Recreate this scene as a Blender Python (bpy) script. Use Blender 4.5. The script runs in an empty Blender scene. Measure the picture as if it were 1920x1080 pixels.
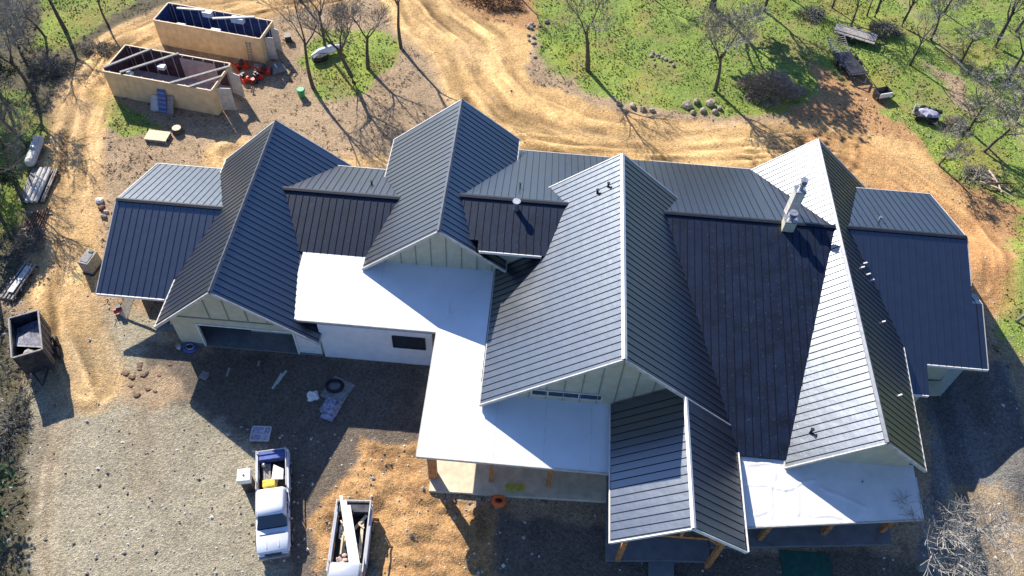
import bpy, bmesh, math, random
import numpy as np
from mathutils import Vector, Matrix
R = math.radians
S = bpy.context.scene
# ---------------------------------------------------------------- camera
cd = bpy.data.cameras.new('camera'); cam = bpy.data.objects.new('camera', cd)
S.collection.objects.link(cam); S.camera = cam
cd.sensor_width = 36; cd.lens = 36*1506.53/1920; cd.clip_start = .5; cd.clip_end = 3000
cam.matrix_world = Matrix([[0.996191, -0.085881, 0.015129, 0.0], [0.077191, 0.787734, -0.61116, 0.0], [0.04057, 0.61, 0.791362, 47.0], [0, 0, 0, 1]])
# ---------------------------------------------------------------- sky, sun, exposure
W = bpy.data.worlds.new('World'); S.world = W; W.use_nodes = True
nt = W.node_tree; bg = nt.nodes['Background']
sky = nt.nodes.new('ShaderNodeTexSky'); sky.sky_type = 'NISHITA'; sky.sun_disc = False
SUN = Vector((-.93, 1.27, 1.0)).normalized()
sky.sun_elevation = math.asin(SUN.z); sky.sun_rotation = math.atan2(SUN.x, SUN.y)
sky.air_density = 1.0; sky.dust_density = .4; sky.ozone_density = 3.0
tint = nt.nodes.new('ShaderNodeVectorMath'); tint.operation = 'MULTIPLY'; tint.inputs[1].default_value = (.78, .95, 1.28)   # clear winter sky, deep blue
nt.links.new(sky.outputs[0], tint.inputs[0]); nt.links.new(tint.outputs[0], bg.inputs[0]); bg.inputs[1].default_value = .08
sl = bpy.data.lights.new('sun', 'SUN'); so = bpy.data.objects.new('sun', sl); S.collection.objects.link(so)
sl.energy = 5.0; sl.angle = R(.5); sl.color = (1, .94, .84)
so.rotation_euler = SUN.to_track_quat('Z', 'Y').to_euler(); so.location = (-40, 80, 60)
S.view_settings.view_transform = 'Standard'; S.view_settings.look = 'None'
S.view_settings.exposure = .88; S.view_settings.gamma = 1
GZ = -1.3
# ---------------------------------------------------------------- materials
def nodes(name):
    m = bpy.data.materials.new(name); m.use_nodes = True
    return m, m.node_tree, m.node_tree.nodes['Principled BSDF']
def mat(name, col, rough=.7, metal=0, var=.15, scale=6, bump=0, spec=.5, stretch=None, streak=None):
    m, t, b = nodes(name); N = t.nodes.new; L = t.links.new
    b.inputs['Roughness'].default_value = rough; b.inputs['Metallic'].default_value = metal
    b.inputs['Specular IOR Level'].default_value = spec
    tc = N('ShaderNodeTexCoord'); mp = N('ShaderNodeMapping'); L(tc.outputs['Object'], mp.inputs[0])
    if stretch: mp.inputs['Scale'].default_value = stretch
    no = N('ShaderNodeTexNoise'); no.inputs['Scale'].default_value = scale; no.inputs['Detail'].default_value = 6
    L(mp.outputs[0], no.inputs[0])
    mr = N('ShaderNodeMapRange'); mr.inputs[3].default_value = 1-var*2; mr.inputs[4].default_value = 1+var*2
    mr.inputs[1].default_value = .25; mr.inputs[2].default_value = .75
    L(no.outputs[0], mr.inputs[0])
    mx = N('ShaderNodeVectorMath'); mx.operation = 'SCALE'; mx.inputs[0].default_value = col[:3]
    L(mr.outputs[0], mx.inputs[3]); out = mx.outputs[0]
    if streak:
        n2 = N('ShaderNodeTexNoise'); n2.inputs['Scale'].default_value = streak[1]; n2.inputs['Detail'].default_value = 8
        n2.inputs['Roughness'].default_value = .7; L(mp.outputs[0], n2.inputs[0])
        r2 = N('ShaderNodeMapRange'); r2.inputs[1].default_value = streak[2]; r2.inputs[2].default_value = streak[2]+.1
        r2.inputs[4].default_value = streak[3]; L(n2.outputs[0], r2.inputs[0])
        m2 = N('ShaderNodeMix'); m2.data_type = 'RGBA'; L(r2.outputs[0], m2.inputs[0]); L(out, m2.inputs[6])
        m2.inputs[7].default_value = (*streak[0], 1); out = m2.outputs[2]
    L(out, b.inputs['Base Color'])
    if bump:
        bp = N('ShaderNodeBump'); bp.inputs['Strength'].default_value = bump; bp.inputs['Distance'].default_value = .05
        L(no.outputs[0], bp.inputs['Height']); L(bp.outputs[0], b.inputs['Normal'])
    return m
M = {}
M['roof'] = mat('dark_metal_roof', (.006, .0075, .013), .34, 0, .3, 1.3, .3, 1.0, streak=((.22, .23, .27), 9, .63, .4))
M['roof_worn'] = mat('scuffed_metal_roof', (.0055, .0095, .024), .46, 0, .35, 1.0, .2, .6, streak=((.12, .14, .2), 7, .58, .4))
M['rib'] = mat('roof_seam', (.003, .0045, .011), .6, 0, .1, 3, 0, .3)
M['roof'].node_tree.nodes['Principled BSDF'].inputs['IOR'].default_value = 1.95; M['roof'].node_tree.nodes['Principled BSDF'].inputs['Specular Tint'].default_value = (.84, .91, 1.0, 1)
M['roof_worn'].node_tree.nodes['Principled BSDF'].inputs['Specular Tint'].default_value = (.7, .84, 1.0, 1)
M['cap'] = mat('ridge_metal', (.10, .11, .14), .45, .2, .2, 3)
M['capd'] = mat('dark_ridge_metal', (.012, .016, .026), .5, 0, .2, 3, 0, .5)
M['white'] = mat('white_trim', (.74, .72, .68), .55, 0, .08, 3)
M['trim'] = mat('pale_trim', (.5, .48, .44), .6, 0, .12, 3)
M['membrane'] = mat('white_membrane', (.80, .80, .79), .6, 0, .025, .8, .05)
M['siding'] = mat('cream_siding', (.52, .49, .35), .75, 0, .06, 2)
M['batten'] = mat('siding_batten', (.25, .26, .2), .75, 0, .06, 2)
M['wallw'] = mat('white_wall', (.72, .73, .74), .7, 0, .04, 2)
M['glass'] = mat('window_glass', (.03, .035, .045), .08, 0, .1, 2, 0, .8)
M['timber'] = mat('fir_timber', (.42, .19, .07), .7, 0, .3, 5, .1)
M['concrete'] = mat('concrete', (.62, .53, .38), .85, 0, .12, 1.6, .1)
M['concd'] = mat('grey_concrete', (.17, .175, .18), .85, 0, .12, 1.6, .1)
M['tan'] = mat('tan_steel_wall', (.68, .51, .30), .65, 0, .1, 1.5)
M['blue'] = mat('blue_lining', (.035, .06, .17), .6, 0, .3, 2)
M['plum'] = mat('purple_brown_lining', (.085, .045, .055), .7, 0, .25, 2)
M['pink'] = mat('pale_floor', (.62, .45, .38), .8, 0, .12, 2)
M['dark'] = mat('black_rubber', (.015, .015, .017), .7, 0, .3, 5)
M['steel'] = mat('galvanised_steel', (.42, .43, .45), .4, .7, .2, 6)
M['rust'] = mat('rusty_steel', (.14, .07, .04), .8, .2, .4, 6, .2)
M['bin'] = mat('dark_bin_steel', (.045, .045, .055), .55, .3, .35, 3, .2)
M['paint'] = mat('white_truck_paint', (.72, .74, .78), .25, 0, .03, 3, 0, .6)
M['paint2'] = mat('silver_truck_paint', (.55, .57, .62), .3, .3, .03, 3, 0, .6)
M['red'] = mat('red_paint', (.5, .035, .02), .5, 0, .25, 6)
M['orange'] = mat('orange_plastic', (.75, .14, .03), .5, 0, .2, 8)
M['yellow'] = mat('yellow_plastic', (.72, .48, .04), .5, 0, .15, 6)
M['lime'] = mat('dull_yellow_plastic', (.42, .42, .05), .5, 0, .15, 6)
M['green'] = mat('green_plastic', (.03, .30, .12), .5, 0, .15, 6)
M['gtarp'] = mat('dark_green_tarp', (.01, .09, .06), .7, 0, .2, 3, .1)
M['bluep'] = mat('blue_plastic', (.05, .09, .3), .4, 0, .2, 6)
M['purple'] = mat('lilac_wrap', (.34, .33, .42), .45, 0, .35, 5, .3)
M['wood'] = mat('pale_lumber', (.66, .52, .34), .75, 0, .15, 6)
M['woodw'] = mat('white_board', (.82, .79, .74), .7, 0, .05, 5)
M['grey'] = mat('weathered_board', (.27, .25, .23), .8, 0, .25, 6)
M['bark'] = mat('oak_bark', (.085, .072, .055), .9, 0, .3, 7, .4)
M['twig'] = mat('lichen_twig', (.25, .24, .20), .9, 0, .25, 3)
M['twigd'] = mat('dark_twig', (.17, .16, .135), .9, 0, .25, 3)
M['twigw'] = mat('pale_lichen_twig', (.31, .29, .26), .9, 0, .25, 3)
M['leaf'] = mat('evergreen_leaf', (.045, .075, .022), .6, 0, .5, 2)
M['stone'] = mat('field_stone', (.36, .32, .26), .9, 0, .3, 3, .4)
M['stoned'] = mat('dark_stone', (.16, .155, .15), .9, 0, .3, 3, .4)
M['stonem'] = mat('brown_stone', (.30, .255, .20), .9, 0, .3, 3, .4)
M['clod'] = mat('brown_soil_clod', (.20, .12, .075), .95, 0, .4, 8, .5)
M['brush'] = mat('brush_twig', (.30, .25, .20), .9, 0, .3, 3)
# ---------------------------------------------------------------- mesh builder
class MB:
    def __init__(s): s.v = []; s.f = []; s.m = []
    def face(s, pts, m=0):
        i = len(s.v); s.v += [tuple(p) for p in pts]; s.f.append(tuple(range(i, i+len(pts)))); s.m.append(m)
    def hexa(s, p, m=0, mt=None):   # p: 4 bottom + 4 top, same winding
        i = len(s.v); s.v += [tuple(q) for q in p]
        for k, f in enumerate(((3, 2, 1, 0), (4, 5, 6, 7), (0, 1, 5, 4), (1, 2, 6, 5), (2, 3, 7, 6), (3, 0, 4, 7))):
            s.f.append(tuple(i+a for a in f)); s.m.append(mt if (mt is not None and k == 1) else m)
    def box(s, c, d, rz=0, m=0, mt=None):
        x, y, z = d[0]/2, d[1]/2, d[2]/2; ca, sa = math.cos(rz), math.sin(rz)
        P = [(a*x, b*y, e*z) for e in (-1, 1) for a, b in ((-1, -1), (1, -1), (1, 1), (-1, 1))]
        s.hexa([(c[0]+p[0]*ca-p[1]*sa, c[1]+p[0]*sa+p[1]*ca, c[2]+p[2]) for p in P], m, mt)
    def beam(s, a, b, w, h, m=0):
        a = Vector(a); b = Vector(b); d = (b-a).normalized()
        sd = d.cross(Vector((0, 0, 1)))
        if sd.length < 1e-4: sd = Vector((1, 0, 0))
        sd.normalize(); u = sd.cross(d); sd = sd*w/2; u = u*h/2
        s.hexa([a-sd-u, a+sd-u, b+sd-u, b-sd-u, a-sd+u, a+sd+u, b+sd+u, b-sd+u], m)
    def prism(s, poly, z0, z1, m=0, mt=None):  # z0,z1 numbers or functions of (x,y); poly anticlockwise
        f0 = z0 if callable(z0) else (lambda x, y: z0); f1 = z1 if callable(z1) else (lambda x, y: z1)
        n = len(poly); i = len(s.v)
        s.v += [(x, y, f0(x, y)) for x, y in poly]+[(x, y, f1(x, y)) for x, y in poly]
        s.f.append(tuple(i+n-1-k for k in range(n))); s.m.append(m)
        s.f.append(tuple(i+n+k for k in range(n))); s.m.append(m if mt is None else mt)
        for k in range(n):
            s.f.append((i+k, i+(k+1) % n, i+n+(k+1) % n, i+n+k)); s.m.append(m)
    def tube(s, pts, rad, n=6, m=0, cap=True):
        pts = [Vector(p) for p in pts]; i0 = len(s.v)
        if not hasattr(rad, '__len__'): rad = [rad]*len(pts)
        for k, p in enumerate(pts):
            d = (pts[min(k+1, len(pts)-1)]-pts[max(k-1, 0)])
            if d.length < 1e-6: d = Vector((0, 0, 1))
            d.normalize(); a = d.orthogonal().normalized() if abs(d.z) > .98 else d.cross(Vector((0, 0, 1))).normalized()
            b = d.cross(a)
            for j in range(n):
                t = 2*math.pi*j/n; s.v.append(tuple(p+(a*math.cos(t)+b*math.sin(t))*rad[k]))
        for k in range(len(pts)-1):
            for j in range(n):
                s.f.append((i0+k*n+j, i0+k*n+(j+1) % n, i0+(k+1)*n+(j+1) % n, i0+(k+1)*n+j)); s.m.append(m)
        if cap:
            s.f.append(tuple(i0+n-1-j for j in range(n))); s.m.append(m)
            e = i0+(len(pts)-1)*n; s.f.append(tuple(e+j for j in range(n))); s.m.append(m)
    def cyl(s, c, r, h, n=16, m=0): s.tube([c, (c[0], c[1], c[2]+h)], r, n, m)
    def blob(s, c, r, rnd, m=0, n=7):
        i0 = len(s.v); rx, ry, rz = r; rows = 4
        ph = rnd.random()*6
        for a in range(rows+1):
            for j in range(n):
                t = math.pi*a/rows; q = 2*math.pi*j/n+ph; k = 1+rnd.uniform(-.22, .22)
                if a in (0, rows): k = 1
                s.v.append((c[0]+rx*k*math.sin(t)*math.cos(q), c[1]+ry*k*math.sin(t)*math.sin(q), c[2]+rz*math.cos(t)*k))
        for a in range(rows):
            for j in range(n):
                s.f.append((i0+a*n+j, i0+(a+1)*n+j, i0+(a+1)*n+(j+1) % n, i0+a*n+(j+1) % n)); s.m.append(m)
    def mesh(s, name, mats, smooth=False):
        me = bpy.data.meshes.new(name); me.from_pydata(s.v, [], s.f)
        for m in mats: me.materials.append(M[m] if isinstance(m, str) else m)
        me.polygons.foreach_set('material_index', s.m)
        if smooth: me.polygons.foreach_set('use_smooth', [True]*len(s.f))
        me.update(); return me
    def build(s, name, mats, parent=None, smooth=False, bevel=0):
        o = bpy.data.objects.new(name, s.mesh(name, mats, smooth)); S.collection.objects.link(o)
        if parent: o.parent = parent
        if bevel:
            b = o.modifiers.new('bevel', 'BEVEL'); b.width = bevel; b.segments = 2; b.limit_method = 'ANGLE'
        return o
def tag(o, label=None, cat=None, group=None, kind=None):
    for k, v in (('label', label), ('category', cat), ('group', group), ('kind', kind)):
        if v: o[k] = v
    return o
def thing(name, label, cat, loc=(0, 0, 0), rz=0, group=None):
    o = bpy.data.objects.new(name, None); S.collection.objects.link(o); o.empty_display_size = .3
    o.location = loc; o.rotation_euler = (0, 0, rz); return tag(o, label, cat, group)
def copy_tree(o, parent=None):
    c = o.copy(); S.collection.objects.link(c); c.parent = parent
    for ch in [x for x in S.objects if x.parent == o]: copy_tree(ch, c)
    return c
# ================================================================ ground
rng = np.random.default_rng(4)
def vnoise(x, y, sc, seed):
    g = np.random.default_rng(seed).random((256, 256)); X = x/sc+300.3; Y = y/sc+300.7
    xi = np.floor(X).astype(int); yi = np.floor(Y).astype(int); fx = X-xi; fy = Y-yi
    fx = fx*fx*(3-2*fx); fy = fy*fy*(3-2*fy); a = lambda i, j: g[(xi+i) % 256, (yi+j) % 256]
    return (a(0, 0)*(1-fx)+a(1, 0)*fx)*(1-fy)+(a(0, 1)*(1-fx)+a(1, 1)*fx)*fy
def fbm(x, y, sc, seed, o=4):
    r = 0; w = 0
    for k in range(o): r = r+vnoise(x, y, sc/2**k, seed+k)*.6**k; w += .6**k
    return r/w
def pdist(poly, x, y):              # signed distance, inside positive
    p = np.array(poly); n = len(p); ins = np.zeros(x.shape, bool); d = np.full(x.shape, 1e9)
    for i in range(n):
        a = p[i]; b = p[(i+1) % n]; e = b-a
        t = np.clip(((x-a[0])*e[0]+(y-a[1])*e[1])/(e@e+1e-9), 0, 1)
        d = np.minimum(d, np.hypot(x-a[0]-t*e[0], y-a[1]-t*e[1]))
        c = ((a[1] > y) != (b[1] > y)) & (x < (b[0]-a[0])*(y-a[1])/(b[1]-a[1]+1e-12)+a[0]); ins ^= c
    return np.where(ins, d, -d)
def ldist(line, x, y):              # distance to polyline, signed side, arc length
    p = np.array(line); d = np.full(x.shape, 1e9); sd = np.zeros(x.shape); al = np.zeros(x.shape); L = 0
    for i in range(len(p)-1):
        a = p[i]; b = p[i+1]; e = b-a; l = math.hypot(*e)
        t = np.clip(((x-a[0])*e[0]+(y-a[1])*e[1])/(l*l), 0, 1)
        q = np.hypot(x-a[0]-t*e[0], y-a[1]-t*e[1]); m = q < d
        cr = e[0]*(y-a[1])-e[1]*(x-a[0])
        sd = np.where(m, np.sign(cr)*q, sd); al = np.where(m, L+t*l, al); d = np.minimum(d, q); L += l
    return sd, al
C_GRAVEL = (.39, .34, .24); C_ROAD = (.66, .415, .18); C_LITTER = (.42, .30, .185); C_RED = (.48, .27, .125)
C_REDROAD = (.52, .27, .11); C_GRASS = (.235, .31, .07); C_SHADE_MUD = (.18, .145, .11); C_ORANGE = (.49, .285, .125); C_DRIVE = (.21, .20, .185)  # mud colour is darkened, painting extra shade into the yard soil
C_FOREST = (.13, .115, .075); C_TAN = (.36, .275, .18); C_DGRASS = (.15, .21, .05)
ZONES = [   # polygon in metres on the ground, colour, edge softness
 ([(-54.36, 74.12), (-31.55, 77.46), (-39.14, 69.42), (-42.65, 63.09), (-43.64, 56.84), (-40.50, 44.69), (-36.47, 32.44), (-45.41, 31.47), (-68.02, 72.11)], C_FOREST, 1.2),
 ([(-53.29, 74.28), (-39.80, 76.25), (-42.34, 68.50), (-44.06, 64.02), (-45.90, 60.96), (-48.49, 61.03)], C_GRASS, 1.),
 ([(-49.24, 56.11), (-45.48, 54.32), (-41.97, 49.07), (-41.14, 44.62), (-39.46, 39.46), (-40.77, 38.20), (-47.07, 45.81)], C_DGRASS, 1.2),
 ([(-40.53, 56.47), (-38.19, 54.88), (-32.92, 51.57), (-34.88, 50.49), (-37.85, 51.52), (-39.62, 53.95)], C_GRASS, .5),
 ([(-22.33, 67.17), (-17.31, 68.76), (-14.50, 67.35), (-14.58, 62.24), (-16.36, 58.20), (-20.01, 56.83), (-23.20, 61.92)], C_GRASS, .9),
 ([(-4.34, 81.46), (-1.84, 69.97), (-0.52, 65.76), (3.76, 61.81), (7.78, 59.99), (16.14, 59.00), (23.36, 61.58), (26.41, 63.53), (26.93, 68.55), (29.46, 74.25), (27.84, 86.18)], C_GRASS, .8),
 ([(27.84, 86.18), (27.06, 69.43), (28.23, 63.77), (33.63, 58.39), (36.97, 52.61), (39.35, 49.72), (39.44, 45.56), (36.09, 41.34), (34.42, 36.12), (34.24, 27.77), (33.57, 23.87), (46.02, 22.54), (78.88, 93.67)], C_GRASS, .9),
 ([(-13.56, 80.10), (-9.61, 71.67), (-3.37, 68.86), (-1.30, 70.04), (-3.18, 81.63)], C_RED, 1.),
 ([(-9.18, 72.67), (-2.10, 69.93), (-0.83, 62.41), (6.79, 58.72), (16.07, 58.03), (11.58, 55.67), (-0.44, 55.97), (-4.43, 62.75)], C_ROAD, .9),
 ([(26.52, 69.36), (28.40, 67.89), (29.86, 64.38), (33.63, 60.59), (35.43, 55.78), (40.02, 52.00), (41.75, 50.93), (39.22, 45.54), (35.48, 39.19), (34.24, 42.20), (31.51, 48.81), (27.52, 51.49), (26.21, 54.67), (23.36, 61.58), (26.67, 63.57)], C_RED, .9),
 ([(29.24, 69.72), (32.37, 66.74), (32.59, 62.75), (29.50, 62.36)], C_RED, .8),
 ([(38.36, 70.06), (40.97, 67.85), (41.30, 61.55), (39.87, 63.68)], C_LITTER, .8),
 ([(26.81, 58.27), (33.63, 58.39), (36.36, 53.86), (37.03, 49.45), (34.11, 50.35), (28.52, 51.94)], C_ROAD, .8),
 ([(34.62, 36.14), (35.98, 33.49), (35.68, 28.32), (33.81, 21.40), (34.00, 26.96), (34.07, 31.52)], C_TAN, .8),
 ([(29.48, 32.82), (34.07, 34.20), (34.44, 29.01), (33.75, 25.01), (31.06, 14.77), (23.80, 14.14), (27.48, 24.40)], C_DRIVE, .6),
 ([(28.97, 24.10), (31.35, 24.55), (33.64, 23.51), (32.01, 14.86), (26.00, 14.33), (27.28, 20.79)], C_TAN, .5),
 ([(-33.71, 31.53), (-29.11, 32.75), (-26.35, 31.60), (-23.38, 27.40), (-9.96, 28.77), (-4.66, 17.83), (-6.28, 8.75), (-27.71, 6.92), (-31.25, 18.78), (-32.43, 23.97)], C_GRAVEL, 1.2),
 ([(-40.96, 31.95), (-36.00, 30.57), (-31.91, 24.03), (-30.11, 18.88), (-24.38, 7.21), (-31.57, 6.59)], C_FOREST, 1.),
 ([(-26.45, 29.73), (-15.54, 30.19), (-6.34, 30.93), (-5.36, 22.74), (-5.95, 17.71), (-9.15, 11.25), (-11.52, 11.04), (-14.53, 20.38), (-19.06, 24.11), (-23.61, 24.86)], C_SHADE_MUD, 1.1),  # darkened soil where the house shades the yard, deepens that shadow
 ([(-9.37, 23.65), (-5.48, 23.57), (-4.50, 20.26), (0.39, 20.37), (-0.42, 16.25), (-0.36, 9.26), (-6.28, 8.75), (-7.18, 16.28), (-10.67, 15.32), (-11.73, 18.53), (-10.49, 20.58)], C_ORANGE, .45),
 ([(-0.93, 20.07), (12.67, 18.10), (25.08, 19.91), (26.45, 17.42), (24.98, 11.42), (-0.36, 9.26)], C_SHADE_MUD, .8),  # same darkened soil, painted along the shade before the porches
 ([(-27.29, 27.43), (-24.60, 27.70), (-21.51, 25.07), (-23.40, 24.27), (-26.02, 25.03)], C_LITTER, .8),
]
ROADS = [   # centre line, half width, colour, strength
 ([(-8.49, 87.57), (-22.89, 74.63), (-30.19, 70.49), (-36.92, 67.69), (-40.52, 62.27), (-41.17, 55.62), (-39.51, 48.70), (-36.82, 40.91), (-34.34, 34.67), (-32.12, 30.05), (-29.11, 25.96)], 2.6, C_ROAD, 1),
 ([(-16.97, 79.60), (-12.30, 71.29), (-7.40, 66.56), (-5.53, 61.00), (-2.95, 57.12), (3.45, 54.81), (11.49, 53.57), (19.64, 55.11), (25.77, 56.35)], 3.9, C_ROAD, 1),
 ([(25.53, 56.32), (28.33, 55.96), (32.30, 52.38), (35.94, 48.71), (36.16, 44.63), (34.51, 40.12)], 2.6, C_REDROAD, .75),
 ([(-25.42, 48.42), (-17.01, 47.49), (-9.03, 48.44), (-0.21, 52.15), (9.12, 52.60), (18.49, 53.06)], 3.0, C_ROAD, .9),
 ([(-31.94, 32.93), (-26.91, 27.90), (-24.92, 23.53), (-22.79, 19.59)], 1.2, C_TAN, .3),
 ([(-23.54, 7.28), (-26.31, 13.27), (-28.98, 18.99), (-31.21, 26.59)], .9, C_TAN, .8),
 ([(36.47, 87.44), (39.69, 75.64), (43.43, 67.35), (45.78, 57.03)], .8, C_LITTER, .6),
]
def ground_height(x, y):
    h = (fbm(x, y, 9, 11)-.5)*.25
    near = np.clip((np.maximum(np.abs(x-1)-33, 0)+np.maximum(np.abs(y-31)-19, 0))/4, 0, 1)
    b = np.clip((x-31.0)/3.0, 0, 1)*np.clip((48-y)/6, 0, 1)*np.clip((y-22)/3, 0, 1)  # invented bank, raised so the right wing's shadow falls narrower
    return GZ+h*(.3+.7*near)+b*b*(3-2*b)*1.5
def gz(x, y): return float(ground_height(np.array([x], float), np.array([y], float))[0])
def make_ground():
    xs = np.arange(-62, 60, .19); ys = np.arange(8, 92, .19)
    X, Y = np.meshgrid(xs, ys); nx, ny = len(xs), len(ys)
    wx = X+(fbm(X, Y, 3.5, 21)-.5)*2.6+(vnoise(X, Y, .5, 25)-.5)*.5; wy = Y+(fbm(X, Y, 3.5, 31)-.5)*2.6+(vnoise(X, Y, .5, 35)-.5)*.5
    col = np.empty(X.shape+(3,)); col[:] = C_LITTER; rough = np.full(X.shape, .5); grass = np.zeros(X.shape)
    litter = np.full(X.shape, .6)
    def blend(w, c, g, r, l):
        nonlocal col, rough, grass, litter
        col = col*(1-w[..., None])+np.array(c)*w[..., None]; grass = grass*(1-w)+g*w; rough = rough*(1-w)+r*w; litter = litter*(1-w)+l*w
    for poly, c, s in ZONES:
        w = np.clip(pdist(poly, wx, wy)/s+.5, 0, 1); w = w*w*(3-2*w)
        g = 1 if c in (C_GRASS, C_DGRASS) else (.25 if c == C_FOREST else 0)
        blend(w, c, g, {C_GRAVEL: .35, C_ORANGE: 1.0, C_SHADE_MUD: .35, C_DRIVE: .1}.get(c, .6), {C_FOREST: 1, C_LITTER: 1, C_RED: .6}.get(c, .1))
    H = ground_height(X, Y)
    H += (fbm(X, Y, .8, 41, 3)-.5)*.16*rough
    ti = 0
    for line, hw, c, st in ROADS:
        sd, al = ldist(line, X+(vnoise(X, Y, 7, 51)-.5)*.9, Y+(vnoise(X, Y, 7, 61)-.5)*.9)
        w = np.clip((hw-np.abs(sd))/1.2+.4, 0, 1)*st*np.clip(.9+(fbm(X, Y, 5, 71)-.5)*1.0, 0, 1)
        blend(w, c, 0, .15, 0)
        rut = (vnoise(sd*1.0, al*.09, .33, 81+ti)-.5)*1.2*np.clip(fbm(X, Y, 3, 83)*3-.8, .2, 1)+(vnoise(sd, al*.12, .8, 91+ti)-.5)*.6
        H += rut*.24*w; col *= (1+rut*1.25*w)[..., None]; ti += 1
    # tyre tracks across the loose soil by the porch, and the muddy drive on the right
    o = np.clip(pdist(ZONES[19][0], X, Y)/.5, 0, 1)
    H += (vnoise(X*.25+Y*.1, Y, .38, 7)-.5)*.2*o+(fbm(X, Y, 1.8, 17)-.4)*.75*o; mud = np.clip((fbm(X, Y, 1.1, 19)-.52)*8, 0, 1)*o; col = col*(1-.55*mud[..., None])+np.array((.20, .11, .055))*.55*mud[..., None]
    dr = np.clip(pdist(ZONES[14][0], X, Y)/.5, 0, 1)
    col *= (1+(vnoise(X, Y*.06, .9, 27)-.5)*.7*dr)[..., None]
    big = fbm(X, Y, 6, 101); col *= (.75+.5*big)[..., None]
    fine = fbm(X, Y, .7, 111, 3); col *= (.78+.44*fine)[..., None]
    dry = np.clip((fbm(X, Y, 2.2, 121, 4)-.5)*7, 0, 1)*grass          # dry straw patches among the green
    col = col*(1-dry[..., None]*.55)+np.array((.30, .23, .10))*dry[..., None]*.55
    yel = np.clip((fbm(X, Y, 5, 131)-.48)*5, 0, 1)*grass; col[..., 0] += yel*.07; col[..., 1] += yel*.05
    fe = np.clip(np.minimum(np.minimum(X-xs[0], xs[-1]-X), np.minimum(Y-ys[0], ys[-1]-Y))/5, 0, 1)[..., None]; col = col*fe+np.array((.2, .22, .08))*(1-fe)
    edge = (X < xs[1]) | (X > xs[-2]) | (Y < ys[1]) | (Y > ys[-2]); H = np.where(edge, GZ, H)
    v = np.stack([X, Y, H], -1).reshape(-1, 3)
    idx = np.arange(nx*ny).reshape(ny, nx)
    f = np.stack([idx[:-1, :-1], idx[:-1, 1:], idx[1:, 1:], idx[1:, :-1]], -1).reshape(-1, 4)
    # skirt to the horizon
    x0, x1, y0, y1 = xs[0], xs[-1], ys[0], ys[-1]; F = 1500
    sv = np.array([(x0, y0, GZ), (x1, y0, GZ), (x1, y1, GZ), (x0, y1, GZ), (-F, -F, GZ-2), (F, -F, GZ-2), (F, F, GZ-2), (-F, F, GZ-2)], float)
    n0 = len(v); v = np.vstack([v, sv]); sf = np.array([(0, 4, 5, 1), (1, 5, 6, 2), (2, 6, 7, 3), (3, 7, 4, 0)])+n0
    f = np.vstack([f, sf])
    me = bpy.data.meshes.new('ground'); me.vertices.add(len(v)); me.vertices.foreach_set('co', v.ravel())
    me.loops.add(len(f)*4); me.loops.foreach_set('vertex_index', f.ravel()); me.polygons.add(len(f))
    me.polygons.foreach_set('loop_start', np.arange(0, len(f)*4, 4)); me.polygons.foreach_set('loop_total', np.full(len(f), 4))
    me.update(calc_edges=True)
    ca = me.attributes.new('soil', 'FLOAT_COLOR', 'POINT')
    cc = np.ones((len(v), 4)); cc[:n0, :3] = np.clip(col, .005, .9).reshape(-1, 3); cc[n0:, :3] = (.2, .22, .08)
    ca.data.foreach_set('color', cc.ravel().astype(np.float32))
    me.polygons.foreach_set('use_smooth', np.ones(len(f), bool))
    m, t, b = nodes('ground_soil'); N = t.nodes.new; L = t.links.new
    at = N('ShaderNodeAttribute'); at.attribute_name = 'soil'; tc = N('ShaderNodeTexCoord')
    n1 = N('ShaderNodeTexNoise'); n1.inputs['Scale'].default_value = 4.5; n1.inputs['Detail'].default_value = 9; n1.inputs['Roughness'].default_value = .72
    L(tc.outputs['Object'], n1.inputs[0])
    r1 = N('ShaderNodeMapRange'); r1.inputs[1].default_value = .32; r1.inputs[2].default_value = .68; r1.inputs[3].default_value = .6; r1.inputs[4].default_value = 1.42
    L(n1.outputs[0], r1.inputs[0])
    vo = N('ShaderNodeTexVoronoi'); vo.inputs['Scale'].default_value = 10; L(tc.outputs['Object'], vo.inputs[0])
    r2 = N('ShaderNodeMapRange'); r2.inputs[3].default_value = 1.25; r2.inputs[4].default_value = .7; r2.inputs[2].default_value = .7; L(vo.outputs[0], r2.inputs[0])
    mu = N('ShaderNodeMath'); mu.operation = 'MULTIPLY'; L(r1.outputs[0], mu.inputs[0]); L(r2.outputs[0], mu.inputs[1])
    sc = N('ShaderNodeVectorMath'); sc.operation = 'SCALE'; L(at.outputs['Color'], sc.inputs[0]); L(mu.outputs[0], sc.inputs[3])
    L(sc.outputs[0], b.inputs['Base Color']); b.inputs['Roughness'].default_value = .95; b.inputs['Specular IOR Level'].default_value = .15
    bp = N('ShaderNodeBump'); bp.inputs['Strength'].default_value = .6; bp.inputs['Distance'].default_value = .09
    L(mu.outputs[0], bp.inputs['Height']); L(bp.outputs[0], b.inputs['Normal'])
    me.materials.append(m)
    o = bpy.data.objects.new('ground', me); S.collection.objects.link(o); tag(o, kind='structure')
    return X, Y, H, grass, rough, litter
GX, GY, GH, GG, GR, GL = make_ground()
def scatter(n, weight, seed):
    r = np.random.default_rng(seed); out = []
    w = weight.ravel().astype(float); w = w/w.sum(); k = r.choice(len(w), n, p=w)
    x = GX.ravel()[k]+r.uniform(-.1, .1, n); y = GY.ravel()[k]+r.uniform(-.1, .1, n); return x, y, GH.ravel()[k], r
HOUSE = (np.abs(GX-2.5) < 29) & (GY > 24) & (GY < 45)
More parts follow.
